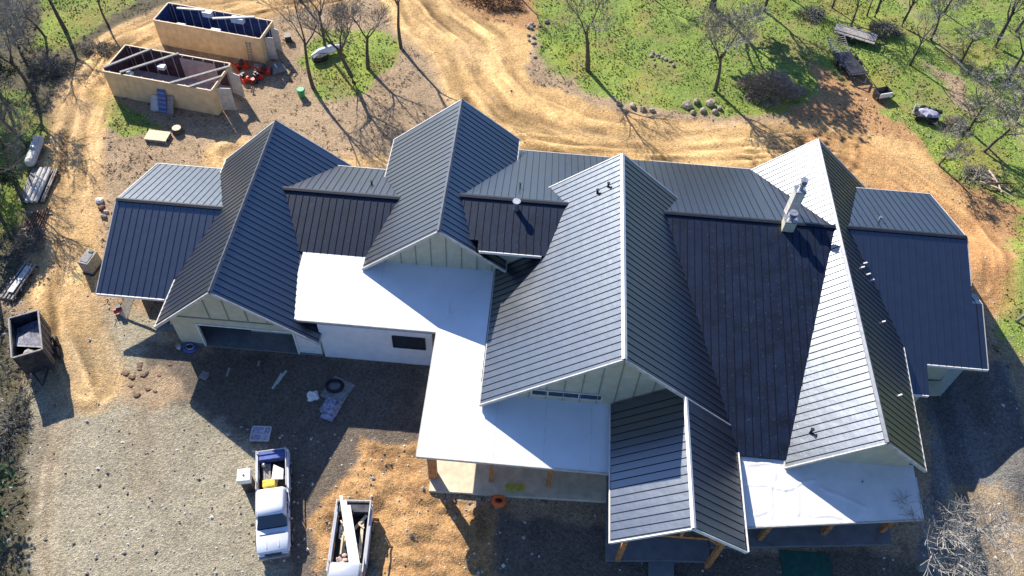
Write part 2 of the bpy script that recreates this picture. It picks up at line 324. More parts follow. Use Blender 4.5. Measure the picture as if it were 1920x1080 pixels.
def stuff(name, v, f, mats, mi, label):
    me = bpy.data.meshes.new(name); me.from_pydata(v.tolist(), [], f.tolist())
    for m in mats: me.materials.append(m)
    me.polygons.foreach_set('material_index', mi); me.update()
    o = bpy.data.objects.new(name, me); S.collection.objects.link(o); tag(o, label, name.replace('_', ' '), kind='stuff')
def grass_tufts():
    n = 34000; x, y, z, r = scatter(n, np.where(HOUSE, 0, np.clip(GG, 0, 1)**2*np.clip((fbm(GX, GY, 1.5, 77)-.38)*5, .15, 1)), 5)
    a = r.uniform(0, 6.28, n); h = r.uniform(.05, .17, n); w = r.uniform(.05, .14, n); le = r.uniform(-.12, .12, (n, 2))
    c = np.cos(a)*w; s = np.sin(a)*w
    v = np.stack([np.stack([x-c, y-s, z-.02], -1), np.stack([x+c, y+s, z-.02], -1), np.stack([x+le[:, 0], y+le[:, 1], z+h], -1)], 1).reshape(-1, 3)
    f = np.arange(n*3).reshape(n, 3)
    ms = [mat('grass_blade', (.22, .33, .06), .7, 0, .3, 1.5), mat('young_grass', (.28, .39, .08), .7, 0, .3, 1.5), mat('dry_grass', (.30, .25, .11), .8, 0, .3, 1.5), mat('dark_weed', (.08, .14, .03), .8, 0, .3, 1.5)]
    stuff('grass', v, f, ms, r.choice(4, n, p=[.42, .32, .21, .05]), 'short green grass growing over the slopes around the site')
grass_tufts()
def pebbles():
    n = 7000; x, y, z, r = scatter(n, np.where(HOUSE, 0, np.where(GY < 30, .3, .12)+.8*(GR > .3)*(GX < 0)*(GY < 34)), 6)
    s = r.uniform(.03, .11, n)*np.where(r.random(n) > .93, 1.8, 1)
    b = np.array([(1, 0, 0), (0, 1, 0), (-1, 0, 0), (0, -1, 0), (0, 0, .7)], float)
    j = r.uniform(.6, 1.3, (n, 5, 1)); P = np.stack([x, y, z], -1)[:, None]+b[None]*j*s[:, None, None]
    f = (np.array([(0, 1, 4), (1, 2, 4), (2, 3, 4), (3, 0, 4)])[None]+(np.arange(n)*5)[:, None, None]).reshape(-1, 3)
    ms = [mat('pebble', (.42, .38, .31), .9), mat('pale_pebble', (.6, .56, .48), .9), mat('dark_pebble', (.12, .11, .10), .9)]
    stuff('gravel', P.reshape(-1, 3), f, ms, np.repeat(r.choice(3, n, p=[.4, .25, .35]), 4), 'loose stones and gravel strewn over the yard')
pebbles()
def litter_sticks():
    n = 15000; x, y, z, r = scatter(n, np.where(HOUSE, 0, np.clip(GL-.15, 0, 1)*np.clip((fbm(GX, GY, 2.5, 87)-.4)*5, .03, 1)), 7)
    a = r.uniform(0, 6.28, n); l = r.uniform(.1, .55, n); w = r.uniform(.012, .035, n)
    dx, dy = np.cos(a)*l, np.sin(a)*l; px, py = -np.sin(a)*w, np.cos(a)*w; dz = r.uniform(0, .12, n)
    v = np.stack([np.stack([x-px, y-py, z+.02], -1), np.stack([x+px, y+py, z+.02], -1), np.stack([x+dx, y+dy, z+.03+dz], -1), np.stack([x, y, z+.06+dz*.5], -1)], 1).reshape(-1, 3)
    f = (np.array([(0, 2, 3), (1, 3, 2)])[None]+(np.arange(n)*4)[:, None, None]).reshape(-1, 3)
    ms = [mat('dark_litter', (.06, .045, .03), .9), mat('pale_litter', (.38, .30, .21), .9)]
    stuff('twig_litter', v, f, ms, np.repeat(r.choice(2, n, p=[.6, .4]), 2), 'fallen twigs and dead leaves on the bare soil')
litter_sticks()
# ================================================================ the house
house = thing('farmhouse', 'large new farmhouse with dark standing seam metal gables and white porch roofs', 'house', (0, 0, 0))
def ribs(mb, r0, r1, e1, e0, sp, m=1, w=.035, h=.03, off=.5):
    r0, r1, e0, e1 = map(Vector, (r0, r1, e0, e1)); L = (r1-r0).length; n = int(L/sp)
    nrm = (r1-r0).cross(e0-r0).normalized()
    if nrm.z < 0: nrm = -nrm
    for k in range(n):
        t = (k+off)*sp/L
        if t > .995: break
        a = r0.lerp(r1, t); b = e0.lerp(e1, t)
        d = (b-a).normalized(); a = a+d*.03; b = b-d*.01
        sd = d.cross(nrm)*w/2; u = nrm*h
        mb.hexa([a-sd-u*.1, a+sd-u*.1, b+sd-u*.1, b-sd-u*.1, a-sd+u, a+sd+u, b+sd+u, b-sd+u], m)
def slab(mb, quad, th=.16, m=0):
    q = [Vector(p) for p in quad]; n = (q[1]-q[0]).cross(q[2]-q[0])
    if n.z < 0: q = q[::-1]
    dn = Vector((0, 0, -th)); mb.hexa([p+dn for p in q]+q, m)
def slope(name, quad, parent, mats=('roof', 'rib'), sp=.49, off=.5):   # quad: ridge0, ridge1, eave1, eave0
    mb = MB(); slab(mb, quad); ribs(mb, quad[0], quad[1], quad[2], quad[3], sp, off=off); return mb.build(name, mats, parent)
def cap(parent, a, b, mt='cap', w=.3, name='ridge_cap', tl=.8, axis='y'):
    mb = MB(); a = Vector(a)+Vector((0, 0, .07)); b = Vector(b)+Vector((0, 0, .07)); sd = Vector((w/2, 0, -w/2*tl)) if axis == 'y' else Vector((0, w/2, -w/2*tl))
    s2 = Vector((-sd.x, -sd.y, sd.z)); up = Vector((0, 0, .05))
    mb.hexa([a+sd, a, b, b+sd, a+sd+up, a+up, b+up, b+sd+up]); mb.hexa([a, a+s2, b+s2, b, a+up, a+s2+up, b+s2+up, b+up])
    return mb.build(name, [mt], parent)
def trim(parent, pts, name='rake_trim', mt='trim', w=.07, h=.2, up=.0):
    mb = MB()
    for a, b in zip(pts, pts[1:]): mb.beam(Vector(a)+Vector((0, 0, up)), Vector(b)+Vector((0, 0, up)), w, h)
    return mb.build(name, [mt], parent)
def gable(x, z, yf, yb, wl, wr, tl, tr, capm='cap', capw=.26, eave=None, xr_back=None):
    root = bpy.data.objects.new('gable_roof', None); S.collection.objects.link(root); root.parent = house
    zl = z-tl*wl; zr = z-tr*wr; wb = wr if xr_back is None else xr_back
    slope('roof_slope', [(x, yf, z), (x, yb, z), (x-wl, yb, zl), (x-wl, yf, zl)], root)
    slope('roof_slope', [(x, yf, z), (x, yb, z), (x+wb, yb, z-tr*wb), (x+wr, yf, zr)], root)
    cap(root, (x, yf-.02, z), (x, yb, z), capm, capw, tl=(tl+tr)/2)
    trim(root, [(x-wl-.03, yf-.04, zl-.1), (x, yf-.04, z-.07), (x+wr+.03, yf-.04, zr-.1)])
    trim(root, [(x-wl-.03, yb+.04, zl-.1), (x, yb+.04, z-.07), (x+wb+.03, yb+.04, z-tr*wb-.1)], mt='white')
    trim(root, [(x-wl-.04, yf, zl-.11), (x-wl-.04, yb, zl-.11)], 'eave_trim')
    trim(root, [(x+wr+.04, yf, zr-.11), (x+wb+.04, yb, z-tr*wb-.11)], 'eave_trim')
    return root
def body(x, z, y0, y1, wl, wr, tl, tr, name='wall', m='siding'):      # pentagon walls up to the underside of the gable
    mb = MB(); d = .28
    pr = [(x-wl, GZ-.3), (x+wr, GZ-.3), (x+wr, z-tr*wr-d), (x, z-d), (x-wl, z-tl*wl-d)]
    n = 5; mb.v = [(a, y0, b) for a, b in pr]+[(a, y1, b) for a, b in pr]
    mb.f = [(0, 1, 2, 3, 4), (9, 8, 7, 6, 5)]+[(k, k+5, (k+1) % 5+5, (k+1) % 5) for k in range(5)]; mb.m = [0]*7
    return mb.build(name, [m], house)
def battens(x, z, y, wl, wr, tl, tr, zb, sp=1.05):
    mb = MB(); k = -int(wl/sp)
    while k*sp < wr:
        q = k*sp+.3
        if -wl < q < wr:
            top = z-.4-(tl*-q if q < 0 else tr*q)
            if top > zb+.15: mb.box((x+q, y-.02, (top+zb)/2), (.06, .05, top-zb))
        k += 1
    return mb.build('batten_strips', ['batten'], house)
G1 = dict(x=-19.56, z=6.38, yf=29.0, yb=45.17, wl=4.86, wr=6.13, tl=.929, tr=.775)
G2 = dict(x=-5.80, z=8.08, yf=34.17, yb=47.27, wl=5.42, wr=4.42, tl=.837, tr=.776)
G3 = dict(x=5.80, z=10.11, yf=24.27, yb=40.61, wl=7.87, wr=7.70, tl=.811, tr=.841)
G4 = dict(x=20.77, z=7.49, yf=22.02, yb=46.84, wl=4.39, wr=3.36, tl=.918, tr=.861)
gable(**G1); gable(**G2); gable(**G3, capm='white', capw=.30); gable(**G4, xr_back=6.6, capm='cap', capw=.3)
# porch gable in front, its right slope runs on in the plane of the big gable
pg = bpy.data.objects.new('gable_roof', None); S.collection.objects.link(pg); pg.parent = house
slope('roof_slope', [(9.85, 16.45, 6.70), (9.85, 25.1, 6.70), (5.94, 25.1, 3.73), (5.94, 16.45, 3.73)], pg, off=.2)
slope('roof_slope', [(9.85, 16.45, 6.70), (9.85, 24.27, 6.70), (13.5, 24.27, 3.634), (13.4, 16.6, 3.70)], pg, off=.06)
cap(pg, (9.85, 16.4, 6.72), (9.85, 24.2, 6.72), 'white', .26)
trim(pg, [(5.9, 16.4, 3.62), (9.85, 16.4, 6.62), (13.45, 16.56, 3.6)], mt='white')
trim(pg, [(5.88, 16.4, 3.6), (5.88, 24.8, 3.6)], 'eave_trim', 'white'); trim(pg, [(13.56, 16.6, 3.57), (13.58, 22.6, 3.57)], 'eave_trim', 'white')
def wing(x0, x1, y, z, hf, hb, tf, tb, mats=('roof', 'rib'), trimf=None, back=True, trx=None, off=.5):
    root = bpy.data.objects.new('wing_roof', None); S.collection.objects.link(root); root.parent = house
    slope('roof_slope', [(x0, y, z), (x1, y, z), (x1, y-hf, z-tf*hf), (x0, y-hf, z-tf*hf)], root, mats, off=off)
    if back: slope('roof_slope', [(x0, y, z), (x1, y, z), (x1, y+hb, z-tb*hb), (x0, y+hb, z-tb*hb)], root, off=off)
    cap(root, (x0, y, z), (x1, y, z), 'capd', .34, tl=(tf+tb)/2, axis='x')
    if back: trim(root, [(x0, y+hb+.04, z-tb*hb-.08), (x1, y+hb+.04, z-tb*hb-.08)], 'eave_trim', 'trim')
    if trimf: trim(root, [(trimf[0], y-hf-.04, z-tf*hf-.1), (trimf[1], y-hf-.04, z-tf*hf-.1)], 'eave_trim', 'white')
    return root
lw = wing(-29.69, -19.56, 38.07, 4.10, 6.34, 6.34, .448, .397, mats=('roof', 'roof'), trimf=(-29.7, -24.9))
trim(lw, [(-29.73, 31.7, 1.16), (-29.73, 38.07, 4.0), (-29.73, 44.45, 1.5)])
wing(-19.56, -5.8, 39.66, 5.00, 4.48, 4.76, .327, .421, mats=('roof_worn', 'rib'))
m1 = wing(-5.8, 5.8, 38.19, 7.35, 3.2, 8.78, .243, .399, mats=('roof_worn', 'rib'))
slope('roof_slope', [(-3.3, 34.99, 6.572), (5.8, 34.99, 6.572), (5.8, 34.24, 6.39), (-3.3, 34.24, 6.39)], m1, ('roof_worn', 'rib'), off=.5)
trim(m1, [(-3.2, 34.2, 6.29), (.95, 34.2, 6.29)], 'eave_trim', 'white')
m2 = wing(9.0, 16.6, 38.19, 7.35, 15.7, 8.78, .2435, .399, mats=('roof_worn', 'rib'), off=.2)
m3 = wing(16.6, 20.77, 38.19, 7.35, 15.3, 8.78, .2435, .399, mats=('roof_worn', 'rib'), off=.2)
slope('roof_slope', [(5.8, 38.19, 7.35), (9.0, 38.19, 7.35), (9.0, 46.97, 3.847), (5.8, 46.97, 3.847)], m2, ('roof', 'rib'), off=.5)
# right wing: stepped front eave and a small stub on its right end
rw = bpy.data.objects.new('wing_roof', None); S.collection.objects.link(rw); rw.parent = house
RZ = lambda y: 6.39-.374*(39.18-y)
mbr = MB()
for x0, x1, ya, yb in ((20.77, 25.8, 39.18, 28.6), (25.8, 26.88, 39.18, 28.6), (26.88, 30.22, 39.18, 30.55)):
    slab(mbr, [(x0, ya, RZ(ya)), (x1, ya, RZ(ya)), (x1, yb, RZ(yb)), (x0, yb, RZ(yb))])
    ribs(mbr, (x0, ya, RZ(ya)), (x1, ya, RZ(ya)), (x1, yb, RZ(yb)), (x0, yb, RZ(yb)), .49)
mbr.build('roof_slope', ['roof', 'roof'], rw)
slope('roof_slope', [(30.22, 34.73, RZ(34.73)), (30.86, 34.73, RZ(34.73)), (30.86, 30.55, RZ(30.55)), (30.22, 30.55, RZ(30.55))], rw)
slope('roof_slope', [(30.22, 34.73, RZ(34.73)), (30.86, 34.73, RZ(34.73)), (30.86, 35.9, 4.35), (30.22, 35.9, 4.35)], rw)
slope('roof_slope', [(20.77, 39.18, 6.39), (30.22, 39.18, 6.39), (30.22, 45.53, 4.18), (20.77, 45.53, 4.18)], rw)
cap(rw, (21, 39.18, 6.39), (30.2, 39.18, 6.39), 'capd', .34, tl=.36, axis='x')
trim(rw, [(26.9, 30.5, RZ(30.5)-.1), (30.9, 30.5, RZ(30.5)-.1)], 'eave_trim', 'white')
trim(rw, [(25.2, 28.55, RZ(28.55)-.1), (26.85, 28.55, RZ(28.55)-.1)], 'eave_trim', 'white')
trim(rw, [(30.9, 30.5, RZ(30.5)-.05), (30.9, 34.7, RZ(34.7)-.05), (30.9, 35.9, 4.3)], 'rake_trim', 'trim', w=.05, h=.12)
trim(rw, [(30.26, 35.9, RZ(35.9)-.05), (30.26, 39.18, 6.34), (30.26, 45.5, 4.13)], 'rake_trim', 'trim', w=.05, h=.12)
trim(rw, [(20.8, 45.57, 4.1), (30.2, 45.57, 4.1)], 'eave_trim', 'trim')
# white low porch roofs
pr_ = bpy.data.objects.new('porch_roof', None); S.collection.objects.link(pr_); pr_.parent = house
zA = lambda x, y: 2.9+.12*(y-30); zB = lambda x, y: 2.9+.185*(x+5.5); zC = lambda x, y: 2.9+.12*(y-20.9)
mb = MB()
for poly, fz in (([(-15.6, 29.9), (-5.5, 29.9), (-5.5, 30), (-2.25, 35.0), (-2.25, 35.2), (-15.6, 35.2)], zA),
                 ([(-5.5, 20.9), (-2.2, 25.98), (-2.2, 35.08), (-5.5, 30)], zB), ([(-5.5, 20.9), (5.95, 20.9), (5.95, 25.98), (-2.2, 25.98)], zC)):
    mb.prism(poly, (lambda x, y, f=fz: f(x, y)-.18), fz)
mb.build('white_roof_surface', ['membrane'], pr_)
trim(pr_, [(-14.9, 29.86, 2.80), (-5.55, 29.86, 2.80)], 'eave_trim', 'trim'); trim(pr_, [(-5.54, 29.9, 2.81), (-5.54, 20.9, 2.81)], 'eave_trim', 'trim')
trim(pr_, [(-5.54, 20.86, 2.81), (5.9, 20.86, 2.81)], 'eave_trim', 'trim', h=.22)
for a, b in (((-9.8, 30), (-9.8, 35)), ((-12.7, 30), (-12.7, 35))): mb = MB(); mb.beam((a[0], a[1], zA(*a)+.004), (b[0], b[1], zA(*b)+.004), .05, .02); mb.build('membrane_seam', ['white'], pr_)
for x in (-1.0, 2.0, 4.8): mb = MB(); mb.beam((x, 21, zC(x, 21)+.004), (x, 25, zC(x, 25)+.004), .05, .02); mb.build('membrane_seam', ['white'], pr_)
mb = MB(); mb.box((-4.95, 32.2, 3.12), (.07, 1.9, .12)); mb.build('flashing_strip', ['membrane'], pr_)
p3 = bpy.data.objects.new('porch_roof', None); S.collection.objects.link(p3); p3.parent = house
z3 = lambda x, y: 2.9+.13*(y-19.0)
def wrinkled():
    n, k = 110, 46; mb = MB(); r = random.Random(3)
    P = np.zeros((k+1, n+1, 3)); cv = [((13.6, 20.9), (16.2, 20.75)), ((16.2, 20.75), (18.0, 21.4)), ((15.4, 20.7), (15.2, 19.0)), ((17, 20.9), (16.9, 19.4)), ((14.1, 22.1), (15.7, 22.2)), ((18.4, 21.0), (21, 20.2)), ((15.6, 22.0), (15.6, 21.4)), ((14.3, 19.2), (15, 19.4)), ((17.5, 19.5), (19.2, 19.4))]
    for j in range(k+1):
        for i in range(n+1):
            u = i/n; w = j/k; f = (13.62+u*10.5, 18.35+1.4*u-.0*w); y = f[1]+(22.9-f[1])*w; x = f[0]+(.2*w*(1-u))
            P[j, i] = (x, y, z3(x, y))
    X, Y = P[..., 0], P[..., 1]
    for (a, b) in cv:
        sd, al = ldist([a, b], X+(vnoise(X, Y, .7, 5)-.5)*.3, Y+(vnoise(X, Y, .7, 9)-.5)*.3); P[..., 2] += .05*np.exp(-(sd/.07)**2)
    P[..., 2] += (fbm(X, Y, 1.2, 3)-.5)*.05
    mb.v = [tuple(p) for p in P.reshape(-1, 3)]
    for j in range(k):
        for i in range(n):
            a = j*(n+1)+i; mb.f.append((a, a+1, a+n+2, a+n+1)); mb.m.append(0)
    o = mb.build('white_roof_surface', [mat('wrinkled_underlay', (.80, .77, .71), .7, 0, .05, 1.2)], p3, True)
wrinkled()
mb = MB(); mb.prism([(13.62, 18.37), (24.1, 19.77), (24.1, 22.9), (13.8, 22.9)], lambda x, y: z3(x, y)-.28, lambda x, y: z3(x, y)-.08); mb.build('roof_deck', ['trim'], p3)
trim(p3, [(13.6, 18.3, 2.74), (24.15, 19.72, 2.9)], 'eave_trim', 'trim'); trim(p3, [(24.17, 19.75, 2.93), (24.17, 22.2, 3.2)], 'eave_trim', 'white')
mb = MB(); mb.cyl((20.9, 21.6, z3(20.9, 21.6)), .05, .12); mb.build('vent_pipe', ['steel'], p3)
# walls
body(G2['x'], G2['z'], 34.95, 46.8, 4.95, 3.95, .837, .776); battens(G2['x'], G2['z'], 34.95, 4.9, 3.9, .837, .776, 3.5)
body(G3['x'], G3['z'], 25.2, 40.1, 7.4, 7.2, .811, .841); battens(G3['x'], G3['z'], 25.2, 7.3, 4.0, .811, .841, 3.5)
body(G4['x'], G4['z'], 22.75, 46.3, 3.9, 2.9, .918, .861)
mb = MB(); mb.box((25.2, 38, 1.0), (3.6, 14, 4.6)); mb.build('wall', ['siding'], house)
mb = MB(); mb.box((-24.6, 39.6, -.1), (9.2, 9.2, 3.0)); mb.box((-12.7, 37.6, .7), (13, 12.6, 4.6)); mb.box((7.5, 41.2, 1.0), (26, 10.6, 4.8)); mb.box((-1.0, 36.6, 2.2), (12, 3.2, 7.0)); mb.box((17, 30, 0.6), (8, 14.0, 4.2))
mb.box((24.2, 33, .5), (5.0, 8.2, 3.8)); mb.box((28.4, 36.6, .6), (3.2, 9.0, 4.3)); mb.build('wall', ['siding'], house)
mb = MB(); mb.box((-9.7, 31.3, .55), (7.7, 3.0, 4.2)); mb.build('wall', ['wallw'], house)
# diagonal knee wall and pier below the right wing
mb = MB(); mb.prism([(28.83, 30.84), (29.91, 30.99), (32.09, 33.29), (32.03, 33.65), (31.14, 33.46), (30.01, 32.01), (29.09, 31.91)], GZ-.2, -.9); mb.build('knee_wall', ['siding'], house)
# garage front
mb = MB(); y0, y1 = 29.9, 30.15
zr_ = lambda x: (6.38-.929*(-19.56-x) if x < -19.56 else 6.38-.775*(x+19.56))-.3
def wallpiece(xs, zb): 
    n = len(xs); pts = [(x, zb) for x in xs]+[(x, zr_(x)) for x in reversed(xs)]
    i = len(mb.v); k = len(pts); mb.v += [(a, y0, b) for a, b in pts]+[(a, y1, b) for a, b in pts]
    mb.f += [tuple(i+j for j in range(k)), tuple(i+k+k-1-j for j in range(k))]+[(i+j, i+j+k, i+(j+1) % k+k, i+(j+1) % k) for j in range(k)]; mb.m += [0]*(k+2)
wallpiece([-23.8, -22.1], GZ-.1); wallpiece([-22.1, -19.56, -15.35], 1.35)
gw = mb.build('gable_wall', ['siding'], house)
mb = MB(); mb.beam((-23.2, 29.87, 2.05), (-14.9, 29.87, 2.05), .06, .08)
for x in (-20.9, -19.6, -18.3, -17.0): mb.beam((x, 29.87, 2.1), (x, 29.87, zr_(x)-.1), .06, .05)
mb.build('batten_strips', ['batten'], gw)
mb = MB(); wallpiece([-15.35, -13.75], GZ-.1); mb.build('pier', ['white'], gw)
mb = MB(); mb.beam((-22.1, 29.86, 1.33), (-15.35, 29.86, 1.33), .12, .12); mb.beam((-22.05, 29.86, GZ), (-22.05, 29.86, 1.3), .12, .14); mb.beam((-15.4, 29.86, GZ), (-15.4, 29.86, 1.3), .12, .14)
mb.build('door_frame', ['white'], gw)
mb = MB(); mb.box((-23.85, 37.5, .1), (.2, 14.8, 3.0)); mb.box((-13.8, 33, .2), (.2, 6.0, 2.8)); mb.box((-19, 44.6, .3), (9.8, .2, 3.4)); mb.box((-19, 30.8, 1.9), (9.5, .1, .8))
mb.build('wall', ['siding'], house)
mb = MB(); mb.box((-18.75, 36.8, GZ-.02), (9.9, 14.0, .26)); mb.build('garage_floor', ['concd'], house)
# window in white wall and long window in the big gable
def window(x0, x1, y, z0, z1, divs, parent=house, fr='white'):
    f = MB(); w = .06
    f.beam((x0, y, z0), (x1, y, z0), .08, w); f.beam((x0, y, z1), (x1, y, z1), .08, w)
    for x in [x0, x1]+divs: f.beam((x, y-.003, z0), (x, y-.003, z1), w, .08)
    fo = f.build('window', [fr], parent); p = MB(); p.box(((x0+x1)/2, y+.03, (z0+z1)/2), (x1-x0, .02, z1-z0)); p.build('pane', ['glass'], fo)
window(-8.55, -6.35, 29.77, .75, 2.1, [], fr='dark')
window(1.0, 5.3, 25.15, 3.95, 4.55, [2.0, 3.9])
# porch slabs, posts, beams
mb = MB()
mb.prism([(-4.88, 20.45), (6.41, 20.81)]+[(6.3, 25.3), (-5.0, 25.3)], GZ-.1, -1.0); sl_ = mb.build('porch_slab', ['concrete'], house)
mb = MB(); mb.prism([(6.30, 17.09), (12.56, 17.59), (12.61, 18.32)]+[(12.2, 25), (6.3, 25)], GZ-.1, -.99); mb.build('porch_slab', ['concd'], house)
mb = MB(); mb.prism([(12.66, 18.45), (23.99, 19.70)]+[(24.4, 24), (12.2, 24)], GZ-.1, -1.005); mb.build('porch_slab', ['concd'], house)
mb = MB(); mb.prism([(8.82, 14.54), (10.32, 14.67), (10.44, 17.43), (8.92, 17.33)], GZ-.1, -1.12)
mb.build('porch_step', ['concd'], house)
for k, (x, y, h) in enumerate(((-4.75, 21.5, 2.7), (-1.05, 21.5, 2.7), (2.6, 21.5, 2.7), (7.0, 17.2, 3.6), (12.4, 17.3, 3.5), (15.8, 19.3, 2.6), (19.8, 20.0, 2.7), (23.5, 20.5, 2.8))):
    pw = .5 if k == 0 else .28; mb = MB(); mb.box((x, y, (h-1.1)/2+.0), (pw, pw, h+1.1))
    s_ = 1 if k not in (2, 4, 7) else -1
    mb.beam((x, y, h-1.1), (x+s_*1.0, y, h-.05), .14, .16)
    if k in (3, 4): mb.beam((x, y, h-1.1), (x+(.9 if k == 3 else -.9), y+.02, h+.7), .14, .16)
    mb.build('porch_post', ['timber'], house)
mb = MB(); mb.beam((-5.0, 21.5, 2.6), (5.8, 21.5, 2.6), .2, .25); mb.beam((-4.95, 21.5, 2.58), (-4.95, 29.7, 2.58), .2, .25)
mb.beam((6.3, 17.2, 3.45), (13.1, 17.3, 3.45), .2, .25); mb.beam((9.85, 17.2, 3.5), (9.85, 17.2, 6.2), .18, .18); mb.beam((14, 19.2, 2.55), (24, 20.5, 2.7), .2, .2)
mb.build('porch_beam', ['timber'], house)
# chimneys and vents
def chimney(x, y, w, d, zb, zt, cap_h, lit):
    mb = MB(); mb.box((x, y, (zb+zt)/2), (w, d, zt-zb)); c = mb.build('chimney', [lit], house)
    mb = MB(); mb.box((x, y, zt+.04), (w+.08, d+.08, .08)); mb.build('chimney_top', ['steel'], c)
    mb = MB(); mb.tube([(x, y, zt+.08), (x, y, zt+cap_h*.5), (x, y, zt+cap_h*.52), (x, y, zt+cap_h*.7), (x, y, zt+cap_h*.72), (x, y, zt+cap_h*.8)], [w*.22, w*.22, w*.36, w*.36, w*.42, w*.1], 12)
    mb.cyl((x, y, zt+cap_h*.82), w*.38, cap_h*.18, 12); mb.build('flue_cap', ['steel'], c)
chimney(17.95, 39.75, .66, .66, 6.0, 9.0, 1.0, 'trim'); chimney(17.35, 37.85, .78, .66, 6.6, 8.05, .7, 'siding')
def vent(x, y, z, h=.35, r=.09, m='steel'):
    mb = MB(); mb.tube([(x, y, z-.1), (x, y, z+h), (x, y, z+h+.02), (x, y, z+h+.08)], [r, r, r*1.5, r*1.5], 10); mb.build('vent_pipe', [m], house)
vent(-1.0, 37.5, 7.15, .75, .19); vent(-11.9, 41.6, 4.2, .3, .07, 'dark'); vent(*(4.29, 37.98, 8.89), .25, .08, 'dark'); vent(*(4.93, 38.13, 9.40), .3, .07, 'dark')
vent(*(17.68, 23.77, 4.65), .4, .08, 'dark'); vent(*(24.62, 40.54, 5.92), .35, .07); vent(*(-0.90, 40.19, 6.55), .4, .05, 'dark')
for k, p in enumerate(((23.01, 36.67, 5.56), (22.52, 35.90, 5.99), (23.06, 35.74, 5.52), (23.36, 35.47, 5.26), (23.46, 32.08, 5.17), (23.22, 26.43, 5.38))):
    mb = MB(); mb.beam(Vector(p)+Vector((-.18, -.05, .08)), Vector(p)+Vector((.18, .12, .06)), .09, .05)
    tag(mb.build('flashing_scrap', ['white']), ['small white flashing scrap highest on the right gable slope', 'white scrap just left of the topmost scraps on the right gable slope', 'white scrap in the middle of the upper cluster on the right gable slope', 'lowest white scrap of the upper cluster on the right gable slope', 'lone white scrap halfway down the right gable slope', 'white scrap near the bottom of the right gable slope'][k], 'scrap', 'white scraps on the right gable')
# ================================================================ the two roofless tan sheds
def shed(name, label, A, ang, Lx, Ly, zt, lining, floor, beams, n_st, door_w):
    t = thing(name, label, 'shed', (A[0], A[1], GZ), ang); h = zt-GZ; th = .1
    mb = MB(); mb.box((Lx/2, 0, h/2), (Lx, th, h)); mb.box((Lx/2, Ly, h/2), (Lx, th, h)); mb.box((0, Ly/2, h/2), (th, Ly-th, h))
    mb.box((Lx, (Ly-door_w)/4, h/2), (th, (Ly-door_w)/2-th, h)); mb.box((Lx, Ly-(Ly-door_w)/4, h/2), (th, (Ly-door_w)/2-th, h)); mb.box((Lx, Ly/2, h-.15), (th, door_w, .3))
    for k in range(int(Lx/.6)): mb.box((k*.6+.3, -th/2-.012, h/2), (.03, .02, h-.05))
    mb.build('wall', ['tan'], t)
    mb = MB(); g = th/2+.01
    mb.box((Lx/2, g+.02, h/2), (Lx-.3, .03, h-.06)); mb.box((Lx/2, Ly-g-.02, h/2), (Lx-.3, .03, h-.06)); mb.box((g+.02, Ly/2, h/2), (.03, Ly-.3, h-.06))
    mb.build('lining', [lining], t)
    mb = MB(); mb.box((Lx/2, Ly/2, .08), (Lx-.2, Ly-.2, .12)); mb.build('floor', [floor], t)
    for k in range(n_st):
        x = .5+(Lx-1)*k/(n_st-1)
        for y in (Ly-.17, .17): mb = MB(); mb.box((x, y, h/2), (.06, .06, h-.1)); mb.build('wall_stud', ['trim'], t)
    for a, b in beams:
        mb = MB(); mb.beam((a[0], a[1], h+.08), (b[0], b[1], h+.08), .22, .12); mb.build('roof_beam', ['grey' if floor == 'pink' else 'trim'], t)
    # open double doors on the right end
    for s, a in ((-1, R(12)), (1, R(-15))):
        mb = MB(); y = Ly/2+s*door_w/2; c, q = math.cos(a), math.sin(a); l = door_w/2
        mb.hexa([(Lx+.08, y-.03, .05), (Lx+.08+l*c, y+l*q-.03, .05), (Lx+.08+l*c, y+l*q+.03, .05), (Lx+.08, y+.03, .05),
                 (Lx+.08, y-.03, h-.3), (Lx+.08+l*c, y+l*q-.03, h-.3), (Lx+.08+l*c, y+l*q+.03, h-.3), (Lx+.08, y+.03, h-.3)]); mb.build('door', ['trim'], t)
    return t, h
s1, sh = shed('roofless_shed', 'roofless tan shed with purple brown inside and slanting grey roof beams, nearer the house', (-38.42, 55.25), R(-8), 10.1, 3.9, 1.45, 'plum', 'pink',
   [((1.6, .1), (5.2, 3.9)), ((6.4, -.1), (10.3, 3.4)), ((-.1, .3), (2.6, 3.9)), ((8.2, -.1), (10.2, 1.9))], 10, 2.4)
for c, d in (((4.4, 2.1, sh-.25), (.6, .5, .3)), ((2.2, .5, sh-.2), (.5, .4, .25))): mb = MB(); mb.box(c, d); mb.build('light_box', ['woodw'], s1)
s2, sh = shed('roofless_shed', 'roofless tan shed with blue inside walls and white boxes, the farther one', (-36.75, 63.15), R(-8.3), 10.6, 2.9, 1.45, 'blue', 'blue',
   [((1.3, 2.2), (3.9, 2.6)), ((5.2, 1.6), (8.8, 2.9))], 12, 1.6)
for c, d in (((4.2, 2.5, sh-.2), (.9, .5, .5)), ((7.3, 2.4, sh-.2), (1.2, .5, .5)), ((2.4, .55, sh-.5), (.8, .3, .25)), ((5.9, .55, sh-.4), (.9, .3, .25))): mb = MB(); mb.box(c, d); mb.build('light_box', ['woodw'], s2)
mb = MB()
for s in (-.2, .2): mb.beam((9.3+s, -.35, .05), (9.3+s, -.08, 2.2), .05, .05)
for k in range(7): mb.beam((9.1, -.33+.25*k/7, .3+k*.28), (9.5, -.33+.25*k/7, .3+k*.28), .04, .04)
o = mb.build('ladder', ['grey']); o.location = s2.location; o.rotation_euler = s2.rotation_euler; tag(o, 'wooden ladder leaning on the farther tan shed', 'ladder')
mb = MB(); mb.box((6.9, 3.9-.12, 1.3), (3.4, .04, 2.3)); mb.build('lit_floor_sheet', ['pink'], s1)  # added pale sheet, its colour stands in for the sunlit floor
